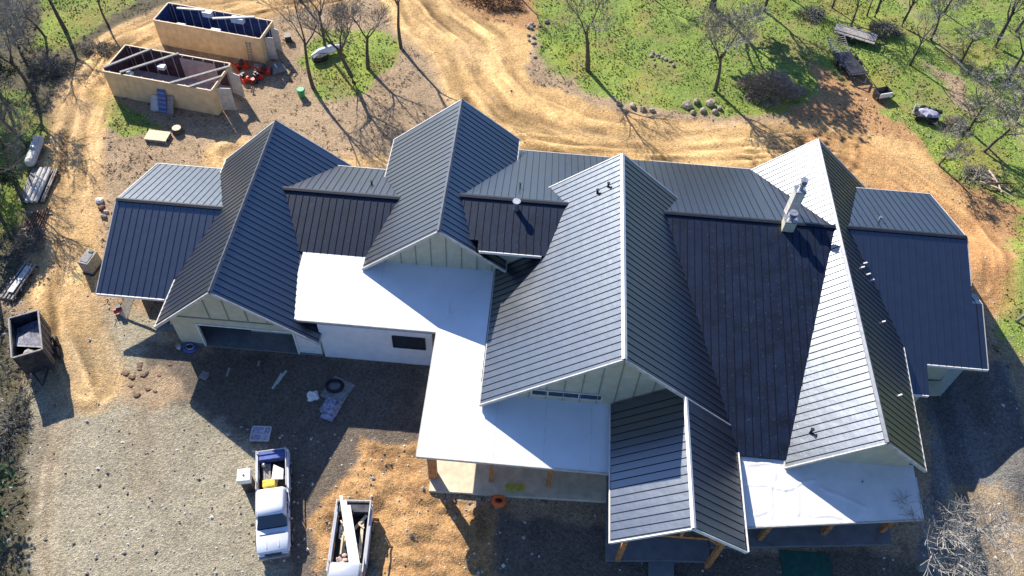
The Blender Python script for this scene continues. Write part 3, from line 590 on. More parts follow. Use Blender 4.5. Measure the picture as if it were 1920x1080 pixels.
# panels leaning on the nearer shed
for k, (x, w, h, m, nm, lb, ct) in enumerate(((5.25, .8, 1.9, 'bluep', 'glazed_door', 'blue glazed door leaning on the nearer tan shed', 'door'), (4.5, .9, 1.1, 'trim', 'glazing_sheet', 'pale grey panel left of the blue door leaning on the tan shed', 'panel'), (5.95, .6, 1.4, 'grey', 'glazing_sheet', 'narrow grey board right of the blue door leaning on the tan shed', 'panel'))):
    t = thing(nm, lb, ct, s1.location, s1.rotation_euler.z); mb = MB()
    y0_ = -.95; mb.hexa([(x-w/2, y0_, 0), (x+w/2, y0_, 0), (x+w/2, y0_+.05, 0), (x-w/2, y0_+.05, 0), (x-w/2, -.14, h), (x+w/2, -.14, h), (x+w/2, -.1, h), (x-w/2, -.1, h)]); mb.build('panel', [m], t)
    if k == 0:
        mb = MB()
        for q in range(5): mb.beam((x-.32, y0_-.03+.81*(q+.3)/5, h*(q+.3)/5), (x+.32, y0_-.03+.81*(q+.3)/5, h*(q+.3)/5), .05, .04)
        mb.build('muntins', ['trim'], t)
# ================================================================ trucks
def profile_box(mb, secs, m=0):  # secs: list of (y, halfw_bottom, halfw_top, z0, z1)
    i0 = len(mb.v)
    for y, wb, wt, z0, z1 in secs:
        zm = z0+(z1-z0)*.55
        mb.v += [(-wb*.94, y, z0), (wb*.94, y, z0), (wb, y, zm), (wt, y, z1-.03), (wt*.94, y, z1), (-wt*.94, y, z1), (-wt, y, z1-.03), (-wb, y, zm)]
    n = 8
    for k in range(len(secs)-1):
        for j in range(n): mb.f.append((i0+k*n+j, i0+k*n+(j+1) % n, i0+(k+1)*n+(j+1) % n, i0+(k+1)*n+j)); mb.m.append(m)
    mb.f.append(tuple(i0+j for j in reversed(range(n)))); mb.m.append(m); e = i0+(len(secs)-1)*n; mb.f.append(tuple(e+j for j in range(n))); mb.m.append(m)
def truck(label, loc, rz, paint, group, cab_len=1.75, L=6.0):   # nose towards -y, origin mid ground
    t = thing('pickup_truck', label, 'pickup truck', loc, rz, group); y0 = -L/2; hl = 1.45; cb = y0+hl+cab_len+.25
    mb = MB(); profile_box(mb, [(y0, .84, .78, .5, .92), (y0+.12, .95, .88, .42, 1.02), (y0+.7, 1.0, .92, .4, 1.08), (y0+hl, 1.0, .95, .4, 1.14), (cb, 1.0, .96, .4, 1.14)])
    mb.build('body', [paint], t, True)
    mb = MB()
    for x in (-.35, .35): mb.box((x, y0+.8, 1.085), (.03, 1.0, .03))
    mb.build('hood_crease', [paint], t)
    mb = MB(); mb.box((0, y0+hl+.02, 1.13), (1.7, .12, .04)); mb.box((0, y0+hl-.35, 1.085), (1.5, .02, .12)); mb.build('cowl', ['dark'], t)
    for s in (-1, 1): mb = MB(); mb.box((s*1.0, y0+hl+1.2, .98), (.03, .2, .04)); mb.build('door_handle', ['dark'], t)
    mb = MB(); profile_box(mb, [(y0+hl+.55, .88, .68, 1.1, 1.66), (y0+hl+.62, .9, .72, 1.1, 1.8), (y0+hl+1.0, .92, .76, 1.1, 1.86), (cb-.25, .92, .76, 1.1, 1.85), (cb-.05, .92, .74, 1.1, 1.78)])
    cabo = mb.build('cab', [paint], t, True)
    mb = MB(); ys = y0+hl
    mb.hexa([(-.9, ys-.02, 1.1), (.9, ys-.02, 1.1), (.86, ys+.5, 1.1), (-.86, ys+.5, 1.1), (-.72, ys+.56, 1.72), (.72, ys+.56, 1.72), (.7, ys+.62, 1.73), (-.7, ys+.62, 1.73)]); mb.build('windshield', ['glass'], cabo)
    for s in (-1, 1):
        mb = MB()
        for a, b in ((ys+.72, ys+1.35), (ys+1.45, cb-.2)):
            if b-a > .1:
                P = [(s*.925, a, 1.2), (s*.925, b, 1.2), (s*.80, b-.04, 1.7), (s*.80, a+.15, 1.7)]; Q_ = [(x+s*.02, y, z) for x, y, z in P]
                mb.hexa(P+Q_)
        mb.build('side_window', ['glass'], cabo)
        mb = MB(); mb.box((s*1.13, ys+.35, 1.18), (.22, .12, .18)); mb.build('mirror', ['dark'], t)
        mb = MB(); mb.box((s*.7, y0-.0, .8), (.34, .1, .2)); mb.build('headlight', ['white'], t)
        mb = MB(); mb.box((s*.94, L/2-.02, .95), (.1, .08, .3)); mb.build('tail_light', ['red'], t)
    mb = MB(); bl0 = cb+.04; bl1 = L/2
    mb.box((0, (bl0+bl1)/2, .68), (1.7, bl1-bl0, .08)); mb.build('bed_floor', ['dark'], t)
    mb = MB()
    for s in (-1, 1): mb.box((s*.94, (bl0+bl1)/2, .82), (.13, bl1-bl0, .66))
    mb.box((0, bl0+.03, .9), (1.75, .06, .5)); mb.build('bed_side', [paint], t, bevel=.03)
    mb = MB(); mb.box((0, bl1+.02, .85), (1.9, .07, .55)); mb.build('tailgate', [paint], t, bevel=.02)
    mb = MB(); mb.box((0, y0-.08, .5), (1.86, .2, .22)); mb.build('front_bumper', ['steel'], t, bevel=.04)
    mb = MB(); mb.box((0, bl1+.14, .48), (1.8, .18, .18)); mb.build('rear_bumper', ['steel'], t, bevel=.03)
    mb = MB(); mb.box((0, y0-.02, .8), (.95, .06, .22)); mb.build('grille', ['dark'], t)
    for s in (-1, 1):
        for y in (y0+.95, bl1-1.15):
            mb = MB(); mb.tube([(s*.80, y, .4), (s*1.05, y, .4)], .4, 20); w = mb.build('wheel', ['dark'], t)
            mb = MB(); mb.tube([(s*1.05, y, .4), (s*1.062, y, .4)], .24, 14); mb.build('rim', ['steel'], w)
            mb = MB(); mb.tube([(s*.9, y+math.cos(a)*.47, .42+math.sin(a)*.47) for a in [k*math.pi/8 for k in range(9)]], .08, 6); mb.build('wheel_arch', [paint], t)
    return t, bl0, bl1
t1, b0, b1 = truck('white pickup truck standing half in shade, tool boxes and boards in its bed', (-14.18, 18.63, GZ), R(14.7), 'paint', 'pickup trucks in the yard', cab_len=2.05, L=6.5)
mb = MB(); 
for s in (-1, 1):
    mb.beam((s*.9, b0+.1, 1.55), (s*.9, b1-.05, 1.55), .06, .06)
    for y in (b0+.15, b1-.15): mb.beam((s*.9, y, 1.1), (s*.9, y, 1.55), .05, .05)
mb.beam((-.9, b1-.12, 1.55), (.9, b1-.12, 1.55), .05, .05); mb.build('ladder_rack', ['trim'], t1)
def on(t, name, label, cat, mats, fn, group=None, bevel=0):
    mb = MB(); fn(mb); o = mb.build(name, mats, None, bevel=bevel); o.location = t.location; o.rotation_euler = t.rotation_euler; o.scale = t.scale; return tag(o, label, cat, group)
on(t1, 'tool_box', 'dark blue tool box across the tail of the half shaded pickup', 'tool box', ['bluep'], lambda m: (m.box((0, b1-.35, 1.12), (1.55, .55, .5)), m.box((0, b1-.35, 1.385), (1.6, .6, .03))), bevel=.02)
on(t1, 'water_cooler', 'yellow box behind the cab of the half shaded pickup', 'box', ['yellow'], lambda m: (m.box((-.1, b0+.3, 1.25), (.7, .42, .9)), m.box((-.1, b0+.3, 1.72), (.74, .46, .05))), bevel=.03)
on(t1, 'white_board', 'white board lying in the bed of the half shaded pickup', 'board', ['woodw'], lambda m: m.hexa([(-.05, b0+.8, 1.1), (.65, b0+.7, 1.1), (.7, b0+1.35, 1.15), (.1, b0+1.75, 1.15), (-.05, b0+.8, 1.15), (.65, b0+.7, 1.15), (.7, b0+1.35, 1.2), (.1, b0+1.75, 1.2)]))
on(t1, 'plank', 'grey planks lying lengthwise in the bed of the half shaded pickup', 'planks', ['grey'], lambda m: [m.beam((-.2-.16*k, b0+.6, .95+.02*k), (-.2-.14*k, b1-.75, .95+.02*k), .14, .05) for k in range(3)])
on(t1, 'gas_bottle', 'small grey bottle standing in the bed corner of the half shaded pickup', 'bottle', ['steel'], lambda m: m.tube([(-.5, b1-.9, .75), (-.5, b1-.9, 1.2), (-.5, b1-.9, 1.3), (-.5, b1-.9, 1.35)], [.14, .14, .06, .06], 12))
t2, b0, b1 = truck('silver grey pickup truck cut by the lower edge, loaded with long boards', (-8.89, 15.35, GZ), R(4.1), 'paint2', 'pickup trucks in the yard', cab_len=1.5, L=6.9); t2.scale = (1.1, 1, 1)
mb = MB()
for s in (-1, 1):
    mb.beam((s*.92, b0-.6, 1.75), (s*.92, b1+.05, 1.75), .07, .07)
    for y in (b0+.05, b1-.1): mb.beam((s*.92, y, 1.1), (s*.92, y, 1.75), .06, .06)
mb.beam((-.92, b1, 1.75), (.92, b1, 1.75), .06, .06); mb.build('ladder_rack', ['trim'], t2)
on(t2, 'tool_box', 'dark steel tool box across the tail of the board laden pickup', 'tool box', ['bin'], lambda m: (m.box((.0, b1-.35, 1.25), (1.65, .62, .7)), m.box((0, b1-.35, 1.62), (1.7, .66, .04))), bevel=.02)
on(t2, 'long_board', 'long white boards lying slantwise on the board laden pickup', 'boards', ['woodw'], lambda m: [m.beam((-.72+.25*k, b1+.25-.3*k, 1.88-.02*k), (.25+.2*k, b0-.1, 1.6+.05*k), .17, .05) for k in range(3)])
on(t2, 'lumber_piece', 'short raw timber propped across the bed of the board laden pickup', 'lumber', ['wood'], lambda m: (m.beam((.75, b1-.75, 1.35), (.1, b1-1.6, 1.15), .14, .08), m.beam((.55, b1-.9, 1.2), (.6, b0+.4, 1.15), .16, .06)))
on(t2, 'wood_offcuts', 'jumble of short offcuts around the long boards in the laden pickup', 'offcuts', ['wood'], lambda m: [m.beam((q.uniform(-.7, .7), q.uniform(b0+.4, b1-.9), 1.0+.03*k), (q.uniform(-.7, .7), q.uniform(b0+.4, b1-.9), 1.05+.03*k), .1, .05) for q in [random.Random(77)] for k in range(11)])
on(t2, 'rag_pile', 'heap of pale rags in the bed of the board laden pickup', 'rags', ['pink'], lambda m: [m.blob((-.35+random.Random(k).uniform(-.2, .25), b0+.3+random.Random(k+9).uniform(-.2, .25), 1.05+.02*k), (.13, .12, .09), random.Random(k)) for k in range(9)])
# ================================================================ yard objects
def at(u): return (u[0], u[1], gz(*u))
t = thing('dump_bin', 'tall dark steel bin trailer with open top by the dirt road', 'bin trailer', (-32.95, 27.9, GZ), R(-62))
mb = MB(); l, w, z0, z1 = 3.3, 1.75, .55, 2.6
for s in (-1, 1): mb.box((0, s*w/2, (z0+z1)/2), (l, .07, z1-z0))
for s in (-1, 1): mb.box((s*(l/2+.035), 0, (z0+z1)/2), (.07, w+.07, z1-z0))
mb.box((0, 0, z0), (l, w, .08)); mb.build('bin_wall', ['bin'], t)
mb = MB()
for s in (-1, 1):
    mb.beam((-l/2-.08, s*(w/2+.05), z1+.03), (l/2+.08, s*(w/2+.05), z1+.03), .1, .08); mb.beam((s*(l/2+.07), -w/2, z1+.032), (s*(l/2+.07), w/2, z1+.032), .1, .08)
    for k in range(5): mb.box((-l/2+.3+k*.67, s*(w/2+.06), 1.6), (.07, .06, 2.0))
mb.build('rim_rail', ['grey'], t)
mb = MB(); mb.hexa([(-l/2+.1, -w/2+.06, 1.6), (.4, -w/2+.06, 2.1), (.9, w/2-.1, 1.7), (-l/2+.1, w/2-.1, 1.9)]+[(-l/2+.1, -w/2+.06, 1.65), (.4, -w/2+.06, 2.15), (.9, w/2-.1, 1.75), (-l/2+.1, w/2-.1, 1.95)]); mb.build('tarp', [mat('grey_tarp', (.16, .16, .2), .5, 0, .4, 4, .5)], t)
mb = MB(); mb.blob((1.0, -.2, 1.7), (.45, .4, .3), random.Random(2)); mb.blob((1.2, .35, 1.65), (.3, .3, .25), random.Random(4)); mb.build('debris', ['grey'], t)
for s in (-1, 1):
    for x in (-.5, .45): mb = MB(); mb.tube([(x, s*.98, .38), (x, s*1.2, .38)], .38, 16); mb.build('wheel', ['dark'], t)
mb = MB(); mb.beam((l/2, .5, .5), (l/2+1.3, 0, .45), .1, .1); mb.beam((l/2, -.5, .5), (l/2+1.3, 0, .45), .1, .1); mb.build('tow_bar', ['bin'], t)
# white box stand
t = thing('box_stand', 'white square box up on a dark post frame beside the half shaded pickup', 'box', at((-16.05, 19.69)), R(12))
mb = MB(); mb.box((0, 0, 1.75), (.78, .8, .5)); mb.build('box', ['woodw'], t, bevel=.02)
mb = MB(); mb.box((0, 0, .75), (.6, .6, 1.5)); mb.build('base', ['bin'], t)
mb = MB(); mb.cyl((0, -.05, 2.0), .07, .03, 10); mb.build('knob', ['bin'], t)
def simple(name, label, cat, loc, rz, parts, group=None):
    t = thing(name, label, cat, loc, rz, group)
    for nm, mt, fn in parts: mb = MB(); fn(mb); mb.build(nm, [mt], t)
    return t
# window frame lying in the shade
simple('window_frame', 'white window frame with crossed bars lying flat in the shaded yard', 'window frame', at((-16.41, 23.42)), R(4), [
  ('frame', 'trim', lambda m: (m.beam((-.6, -.5, .08), (.6, -.5, .08), .1, .08), m.beam((-.6, .5, .08), (.6, .5, .08), .1, .08), m.beam((-.6, -.5, .08), (-.6, .5, .08), .09, .085), m.beam((.6, -.5, .08), (.6, .5, .08), .09, .085), m.beam((-.6, -.05, .08), (.6, -.05, .08), .1, .075), m.beam((.2, -.5, .08), (.2, .5, .08), .1, .07))),
  ('pane', 'purple', lambda m: m.box((0, 0, .05), (1.15, .95, .03)))])
# pallet heap in the shade
simple('plywood_sheet', 'large weathered plywood square lying under the hose roll in the yard', 'plywood', at((-12.14, 27.05)), R(-22), [('sheet', 'grey', lambda m: (m.box((0, .1, .06), (1.7, 1.8, .05)), m.box((.2, -1.2, .05), (1.0, 1.0, .05))))])
def coil(m, r, tr, n, z, seed=1):
    q = random.Random(seed)
    for k in range(n):
        rr = r*(1-.04*k); m.tube([(rr*math.cos(a)+q.uniform(-.02, .02), rr*.8*math.sin(a), z+tr*1.2*(k % 3)) for a in [j*math.pi/10 for j in range(21)]], tr, 6)
simple('hose_roll', 'thick black hose roll lying on the plywood square', 'hose', at((-12.36, 27.41)), 0, [('coil', 'dark', lambda m: coil(m, .6, .07, 5, .16))])
def crumple(m, w, d, h, seed, n=9):
    q = random.Random(seed); i0 = len(m.v)
    for j in range(n+1):
        for i in range(n+1):
            e = 1 if (0 < i < n and 0 < j < n) else 0
            m.v.append(((i/n-.5)*w+q.uniform(-.04, .04), (j/n-.5)*d+q.uniform(-.04, .04), .03+e*(h*q.uniform(.4, 1))))
    for j in range(n):
        for i in range(n): a = i0+j*(n+1)+i; m.f.append((a, a+1, a+n+2, a+n+1)); m.m.append(0)
simple('wrapped_bundle', 'lilac plastic wrapped bundle beside the plywood square', 'bundle', at((-12.24, 25.84)), R(-15), [('wrap', 'purple', lambda m: crumple(m, 1.15, 1.2, .5, 3)), ('lower_sheet', 'purple', lambda m: m.box((.1, -.8, .1), (.9, .35, .12)))])
simple('crumpled_sheet', 'small crumpled white sheet left of the lilac bundle', 'sheet', at((-13.68, 26.56)), R(20), [('sheet', 'woodw', lambda m: crumple(m, .75, .7, .35, 8, 6))])
pl = [((-16.36, 27.47), 1.3, -15, 'longest of the pale planks in the shaded yard, pointing at the garage pier'), ((-16.15, 27.79), 1.2, -20, 'pale plank just right of the longest one in the shaded yard'), ((-19.88, 27.84), .7, 0, 'short pale plank in front of the garage opening'), ((-18.00, 28.73), .4, 3, 'tiny board scrap close to the garage opening')]
for p, l, a, lb in pl:
    mb = MB(); mb.box((0, 0, .05), (.16, l, .06)); o = mb.build('plank', ['grey' if l < 1 else 'trim']); o.location = at(p); o.rotation_euler = (0, 0, R(a)); tag(o, lb, 'plank', 'planks in the shaded yard')
mb = MB(); mb.box((0, 0, .12), (.5, .5, .2)); mb.box((.2, .1, .26), (.06, .5, .08)); o = mb.build('crate', ['grey']); o.location = at((-21.36, 27.34)); o.rotation_euler = (0, 0, R(-20)); tag(o, 'small weathered crate in the shaded yard before the garage', 'crate')
simple('hose_coil', 'blue hose coil lying at the foot of the garage pier', 'hose', at((-23.06, 29.50)), 0, [('coil', 'bluep', lambda m: coil(m, .5, .045, 6, .06, 4)), ('core', 'steel', lambda m: coil(m, .28, .025, 2, .2, 6))])
simple('bucket', 'white bucket beside the blue hose coil', 'bucket', at((-23.83, 29.42)), 0, [('pail', 'white', lambda m: m.tube([(0, 0, 0), (0, 0, .36)], [.13, .17], 14)), ('rim', 'grey', lambda m: m.tube([(0, 0, .36), (0, 0, .38)], .18, 14))])
simple('equipment_pad', 'grey concrete pad with a machine between left wing and garage', 'pad', (-25.0, 31.3, GZ), 0, [('pad', 'concd', lambda m: m.box((0, 0, .1), (1.9, 1.0, .25))), ('machine', 'bin', lambda m: m.box((.0, .25, .55), (.7, .5, .7)))])
mb = MB(); mb.beam((-24.95, 31.2, GZ+.2), (-24.6, 31.6, 1.1), .1, .1); tag(mb.build('leaning_stud', ['wood']), 'pale yellow stud leaning at the corner of garage and left wing', 'stud')
mb = MB(); mb.beam((-28.6, 31.6, GZ+.1), (-27.6, 33.4, 1.0), .8, .06); tag(mb.build('leaning_sheet', ['wood']), 'tan plywood strip leaning under the left wing eave', 'plywood')
simple('red_compressor', 'small red machine under the eave of the left wing', 'compressor', (-29.0, 32.0, GZ), R(30), [('tank', 'red', lambda m: m.tube([(-.35, 0, .3), (.35, 0, .3)], .2, 10)), ('motor', 'bin', lambda m: m.box((.05, 0, .6), (.35, .3, .25))), ('handle', 'steel', lambda m: m.beam((-.4, 0, .4), (-.7, 0, .75), .04, .04))])
simple('orange_spool', 'round orange spool standing in the shade in front of the porch slab', 'spool', at((-0.44, 20.18)), 0, [('rim', 'orange', lambda m: coil(m, .36, .11, 3, .15, 3)), ('hub', 'rust', lambda m: m.cyl((0, 0, 0), .2, .3, 12))])
for k, (dx, lb) in enumerate(((0, 'leftmost of three dull yellow buckets on the porch slab'), (.42, 'middle one of three dull yellow buckets on the porch slab'), (.84, 'rightmost of three dull yellow buckets on the porch slab'))):
    p = (0.08, 21.01); simple('yellow_bucket', lb, 'bucket', (p[0]+dx, p[1]+.02*k, -.99), 0, [('pail', 'lime', lambda m: m.tube([(0, 0, 0), (0, 0, .42)], [.15, .19], 14)), ('lid', 'lime', lambda m: m.tube([(0, 0, .42), (0, 0, .45)], .2, 14))], 'yellow buckets on the porch slab')
mb = MB(); mb.box((0, 0, .06), (3.0, 2.6, .05)); o = mb.build('green_tarp', ['gtarp']); o.location = at((18.53, 17.50)); tag(o, 'dark green tarp spread on the shaded soil below the right porch', 'tarp')
simple('heat_pump', 'grey green equipment cabinet beside the left wing roof', 'cabinet', at((-32.44, 35.75)), R(-10), [('cabinet', 'grey', lambda m: m.box((0, 0, .75), (.8, 1.3, 1.2))), ('grille', 'bin', lambda m: m.box((0, -.1, 1.36), (.55, .8, .04))), ('stand', 'bin', lambda m: m.box((0, 0, .1), (.9, 1.4, .2))), ('lid', 'gtarp', lambda m: m.box((0, .5, 1.38), (.3, .2, .06)))])
simple('gas_tank', 'long white gas tank lying by the dirt road at the wood edge', 'tank', at((-41.74, 46.97)), R(100), [('shell', 'trim', lambda m: m.tube([(-1.75, 0, .55), (-1.6, 0, .55), (-1.3, 0, .55), (1.3, 0, .55), (1.6, 0, .55), (1.75, 0, .55)], [.12, .32, .42, .42, .32, .12], 14)), ('feet', 'grey', lambda m: (m.box((-.9, 0, .1), (.2, .8, .25)), m.box((.9, 0, .1), (.2, .8, .25)))), ('dome', 'white', lambda m: m.cyl((0, 0, .95), .16, .14, 10))])
def rack(m, n, l, w, zz):
    for k in range(n): m.beam((-l/2, (k-(n-1)/2)*w, zz), (l/2, (k-(n-1)/2)*w, zz), w*.7, .12)
simple('pipe_stack', 'stack of white pipes on red rails by the dirt road', 'pipes', at((-39.89, 43.41)), R(97), [('pipe_run', 'trim', lambda m: [m.tube([(-1.9, y, .4), (1.9, y, .4)], .15, 8) for y in (-.35, .0, .35)]), ('rail', 'rust', lambda m: (rack(m, 3, 3.6, .7, .15), m.beam((-1.2, -1, .25), (-1.2, 1, .25), .1, .1), m.beam((1.2, -1, .25), (1.2, 1, .25), .1, .1))), ('steel_bar', 'grey', lambda m: [m.beam((-1.8, y, .3), (1.9, y, .3), .1, .1) for y in (.6, .75, .9, 1.05, -.7, -.85)])])
simple('lumber_stack', 'loose stack of rusty bars below the white pipes', 'bars', at((-38.58, 39.85)), R(95), [('bar', 'rust', lambda m: [m.beam((-1.5+.1*k, -.6+.2*k, .15+.03*k), (1.4-.1*k, -.55+.18*k, .15), .09, .08) for k in range(7)]), ('cross_bar', 'grey', lambda m: (m.beam((-.9, -.9, .1), (-.9, .9, .1), .1, .1), m.beam((.8, -.9, .1), (.8, .9, .1), .1, .1)))])
simple('steel_frame_pile', 'pile of grey steel frames at the wood edge above the bin trailer', 'frames', at((-37.23, 33.84)), R(84), [('frame', 'grey', lambda m: [m.beam((-1.7, -.5+.28*k, .3), (1.6, -.45+.25*k, .35), .12, .12) for k in range(4)]), ('cross_bar', 'bin', lambda m: [m.beam((-1.5+.75*k, -.7, .2), (-1.45+.75*k, .7, .22), .1, .12) for k in range(5)]), ('sheet', 'trim', lambda m: m.hexa([(-1.2, -.4, .45), (1.3, -.35, .4), (1.3, .0, .45), (-1.2, .05, .45), (-1.2, -.4, .5), (1.3, -.35, .45), (1.3, .0, .5), (-1.2, .05, .5)]))])
# rubble by the left wing
for k, (p, s, m_, lb) in enumerate((((-34.64, 42.46), .35, 'white', 'white rubble lump topmost beside the left wing'), ((-34.13, 41.69), .3, 'rust', 'reddish rubble lump just below the white one beside the left wing'), ((-33.61, 40.82), .28, 'stoned', 'dark rubble lump lowest in the heap beside the left wing'), ((-33.67, 41.39), .22, 'pink', 'pale pink rubble lump at the right of the heap beside the left wing'))):
    mb = MB(); mb.blob((0, 0, s*.4), (s, s*.9, s*.6), random.Random(k+50)); o = mb.build('rubble', [m_]); o.location = at(p); tag(o, lb, 'rubble', 'rubble beside the left wing')
# red machines between the sheds
for k, (p, a, lb) in enumerate((((-28.34, 60.59), 20, 'red machine nearest the farther shed wall'), ((-27.72, 58.91), -30, 'red and black machine between the sheds, nearest the grey door'), ((-26.47, 58.92), 60, 'red machine at the edge of the shed shadow'), ((-26.08, 60.08), 10, 'red machine below the ladder of the farther shed'))):
    r_ = random.Random(k); simple('red_machine', lb, 'machine', at(p), R(a), [('frame', 'red', lambda m: (m.box((0, 0, .3), (.9, .35, .3)), m.beam((-.4, 0, .3), (-.9, .1, .8), .07, .07), m.beam((-.4, .2, .3), (-.9, .3, .8), .07, .07))), ('engine', 'bin', lambda m: (m.box((.15, 0, .6), (.4, .35, .35)), m.cyl((.2, .1, .75), .12, .15, 8))), ('drum', 'red', lambda m: m.tube([(.5, -.35, .3), (.5, .35, .3)], .25, 10)), ('wheel', 'dark', lambda m: (m.tube([(-.2, -.35, .2), (-.2, -.25, .2)], .2, 12), m.tube([(-.2, .25, .2), (-.2, .35, .2)], .2, 12)))], 'red machines between the sheds')
simple('white_drum', 'small white drum standing among the red machines', 'drum', at((-26.79, 60.47)), 0, [('shell', 'white', lambda m: m.cyl((0, 0, 0), .22, .6, 12)), ('lid', 'grey', lambda m: m.cyl((0, 0, .6), .23, .04, 12))])
simple('wheelbarrow', 'grey upturned wheelbarrow in the shadow of the farther shed', 'wheelbarrow', at((-24.83, 60.72)), R(30), [('tray', 'concd', lambda m: m.hexa([(-.7, -.6, .1), (.7, -.5, .1), (.7, .5, .1), (-.7, .6, .1), (-.4, -.35, .6), (.4, -.3, .6), (.4, .3, .6), (-.4, .35, .6)])), ('leg', 'bin', lambda m: (m.beam((-.5, -.4, 0), (-.9, -.5, .4), .06, .06), m.beam((-.5, .4, 0), (-.9, .5, .4), .06, .06)))])
simple('green_bin', 'green plastic bin standing at the edge of the litter strewn soil', 'bin', at((-21.80, 57.35)), 0, [('bin', 'green', lambda m: m.tube([(0, 0, 0), (0, 0, .75)], [.28, .36], 12)), ('lid', 'green', lambda m: m.tube([(0, 0, .76), (0, 0, .82)], [.4, .34], 12))])
simple('pallet', 'pale plywood topped pallet on the soil below the nearer shed', 'pallet', at((-32.61, 50.29)), R(-2), [('deck', 'wood', lambda m: [m.box((-.8+.32*k, 0, .3), (.31, 1.2, .05)) for k in range(6)]), ('runner', 'grey', lambda m: [m.box((0, y, .14), (1.85, .12, .26)) for y in (-.5, 0, .5)])])
simple('tree_stump', 'pale cut tree stump right of the pallet', 'stump', at((-31.20, 51.22)), 0, [('bark_ring', 'bark', lambda m: m.tube([(0, 0, -.05), (0, 0, .5)], [.5, .4], 12)), ('cut_face', 'wood', lambda m: m.cyl((0, 0, .5), .38, .03, 12))])
simple('overturned_boat', 'white and black overturned hull lying between the bare trees', 'boat', at((-20.92, 63.63)), R(35), [('hull', 'woodw', lambda m: (m.tube([(-1.5, 0, .4), (-.6, 0, .5), (.6, 0, .55), (1.6, 0, .45)], [.1, .42, .45, .25], 10))), ('tarp', 'dark', lambda m: m.blob((-.8, -.5, .35), (1.0, .6, .4), random.Random(5)))])
simple('dark_crate', 'small dark object beside the farther shed door', 'crate', at((-25.03, 65.39)), R(20), [('crate', 'bin', lambda m: m.box((0, 0, .3), (.6, .6, .6))), ('lid', 'grey', lambda m: m.box((0, 0, .62), (.65, .65, .05)))])
# trailers on the green slope
def trailer(label, loc, rz, L, w, deckm, ramp):
    t = thing('flat_trailer', label, 'trailer', loc, rz, 'trailers on the green slope')
    mb = MB(); mb.box((0, 0, .55), (L, w, .08)); mb.build('deck', [deckm], t)
    mb = MB()
    for s in (-1, 1):
        mb.beam((-L/2, s*w/2, .85), (L/2, s*w/2, .85), .06, .06)
        for k in range(5): mb.beam((-L/2+L*k/4, s*w/2, .55), (-L/2+L*k/4, s*w/2, .85), .05, .05)
    mb.beam((L/2, -w/2, .85), (L/2, w/2, .85), .06, .06); mb.beam((L/2, w/2, .5), (L/2+1.2, 0, .45), .1, .1); mb.beam((L/2, -w/2, .5), (L/2+1.2, 0, .45), .1, .1); mb.build('rail_frame', ['bin'], t)
    for s in (-1, 1):
        for x in (-.4, .4): mb = MB(); mb.tube([(x-.3, s*(w/2+.05), .33), (x-.3, s*(w/2+.25), .33)], .33, 12); mb.build('wheel', ['dark'], t)
    if ramp:
        mb = MB()
        for k in range(8): mb.beam((-L/2-.15-k*.22, -w/2, .5-.01*k+.1*k), (-L/2-.15-k*.22, w/2, .5-.01*k+.1*k), .06, .05)
        for s in (-1, 0, 1): mb.beam((-L/2, s*w/2, .5), (-L/2-1.75, s*w/2, 1.25), .06, .06)
        mb.build('ramp_gate', ['grey'], t)
    return t
trailer('black flat trailer with a barred ramp gate raised at its far end', at((30.05, 68.28)), R(-72), 3.6, 1.9, 'bin', True)
trailer('grey topped flat trailer lying crosswise beside the dark brush', at((31.51, 73.42)), R(-22), 4.2, 1.8, 'grey', False)
simple('utility_cart', 'small black cart with a white end board on the green slope', 'cart', at((32.42, 64.15)), R(20), [('tub', 'bin', lambda m: (m.box((0, .45, .6), (1.4, .06, .5)), m.box((-.7, 0, .6), (.06, .9, .5)), m.box((.7, 0, .6), (.06, .9, .5)), m.box((0, 0, .36), (1.4, .9, .05)))), ('end_board', 'woodw', lambda m: m.box((.05, -.47, .6), (1.3, .07, .5))), ('wheel', 'dark', lambda m: (m.tube([(-.8, 0, .3), (-.75, 0, .3)], .3, 12), m.tube([(.75, 0, .3), (.8, 0, .3)], .3, 12))), ('drawbar', 'bin', lambda m: m.beam((.7, .2, .35), (1.5, .45, .3), .06, .06))])
simple('loaded_cart', 'cart piled with dark sacks and grey tarp on the green slope', 'cart', at((35.97, 61.49)), R(-18), [('bed', 'bin', lambda m: m.box((0, 0, .5), (2.2, 1.3, .15))), ('tarp', 'purple', lambda m: m.blob((.1, -.1, .75), (1.0, .6, .25), random.Random(3), 0, 10)), ('sack', 'dark', lambda m: [m.blob((-.5+.5*k, .45, .8), (.3, .25, .25), random.Random(k)) for k in range(4)]), ('frame', 'trim', lambda m: (m.beam((-1.2, .5, .9), (-1.3, -.5, .5), .07, .07), m.beam((-1.2, .5, .9), (.9, .7, .8), .06, .06))), ('wheel', 'dark', lambda m: (m.tube([(-.6, -.75, .3), (-.6, -.65, .3)], .3, 12), m.tube([(.6, -.75, .3), (.6, -.65, .3)], .3, 12)))])
lp = [((38.42, 54.91), (40.75, 52.93), 'topmost of the cut poles in the heap on the right slope'), ((38.68, 54.67), (41.17, 52.33), 'second cut pole from the top in the heap on the right slope'), ((38.73, 53.15), (41.06, 51.67), 'lowest pale pole of the heap on the right slope'), ((39.84, 54.61), (40.25, 52.03), 'pole lying across the heap on the right slope'), ((39.11, 52.86), (41.75, 53.17), 'red brown pole in the heap on the right slope')]
for k, (a, b, lb) in enumerate(lp):
    mb = MB(); mb.tube([(a[0], a[1], gz(*a)+.15+.06*k), ((a[0]+b[0])/2+.1, (a[1]+b[1])/2, gz(*a)+.25+.05*k), (b[0], b[1], gz(*b)+.15+.05*k)], [.09, .08, .05], 6); tag(mb.build('cut_pole', ['rust' if k == 4 else ('pink' if k % 2 else 'wood')]), lb, 'pole', 'cut poles on the right slope')
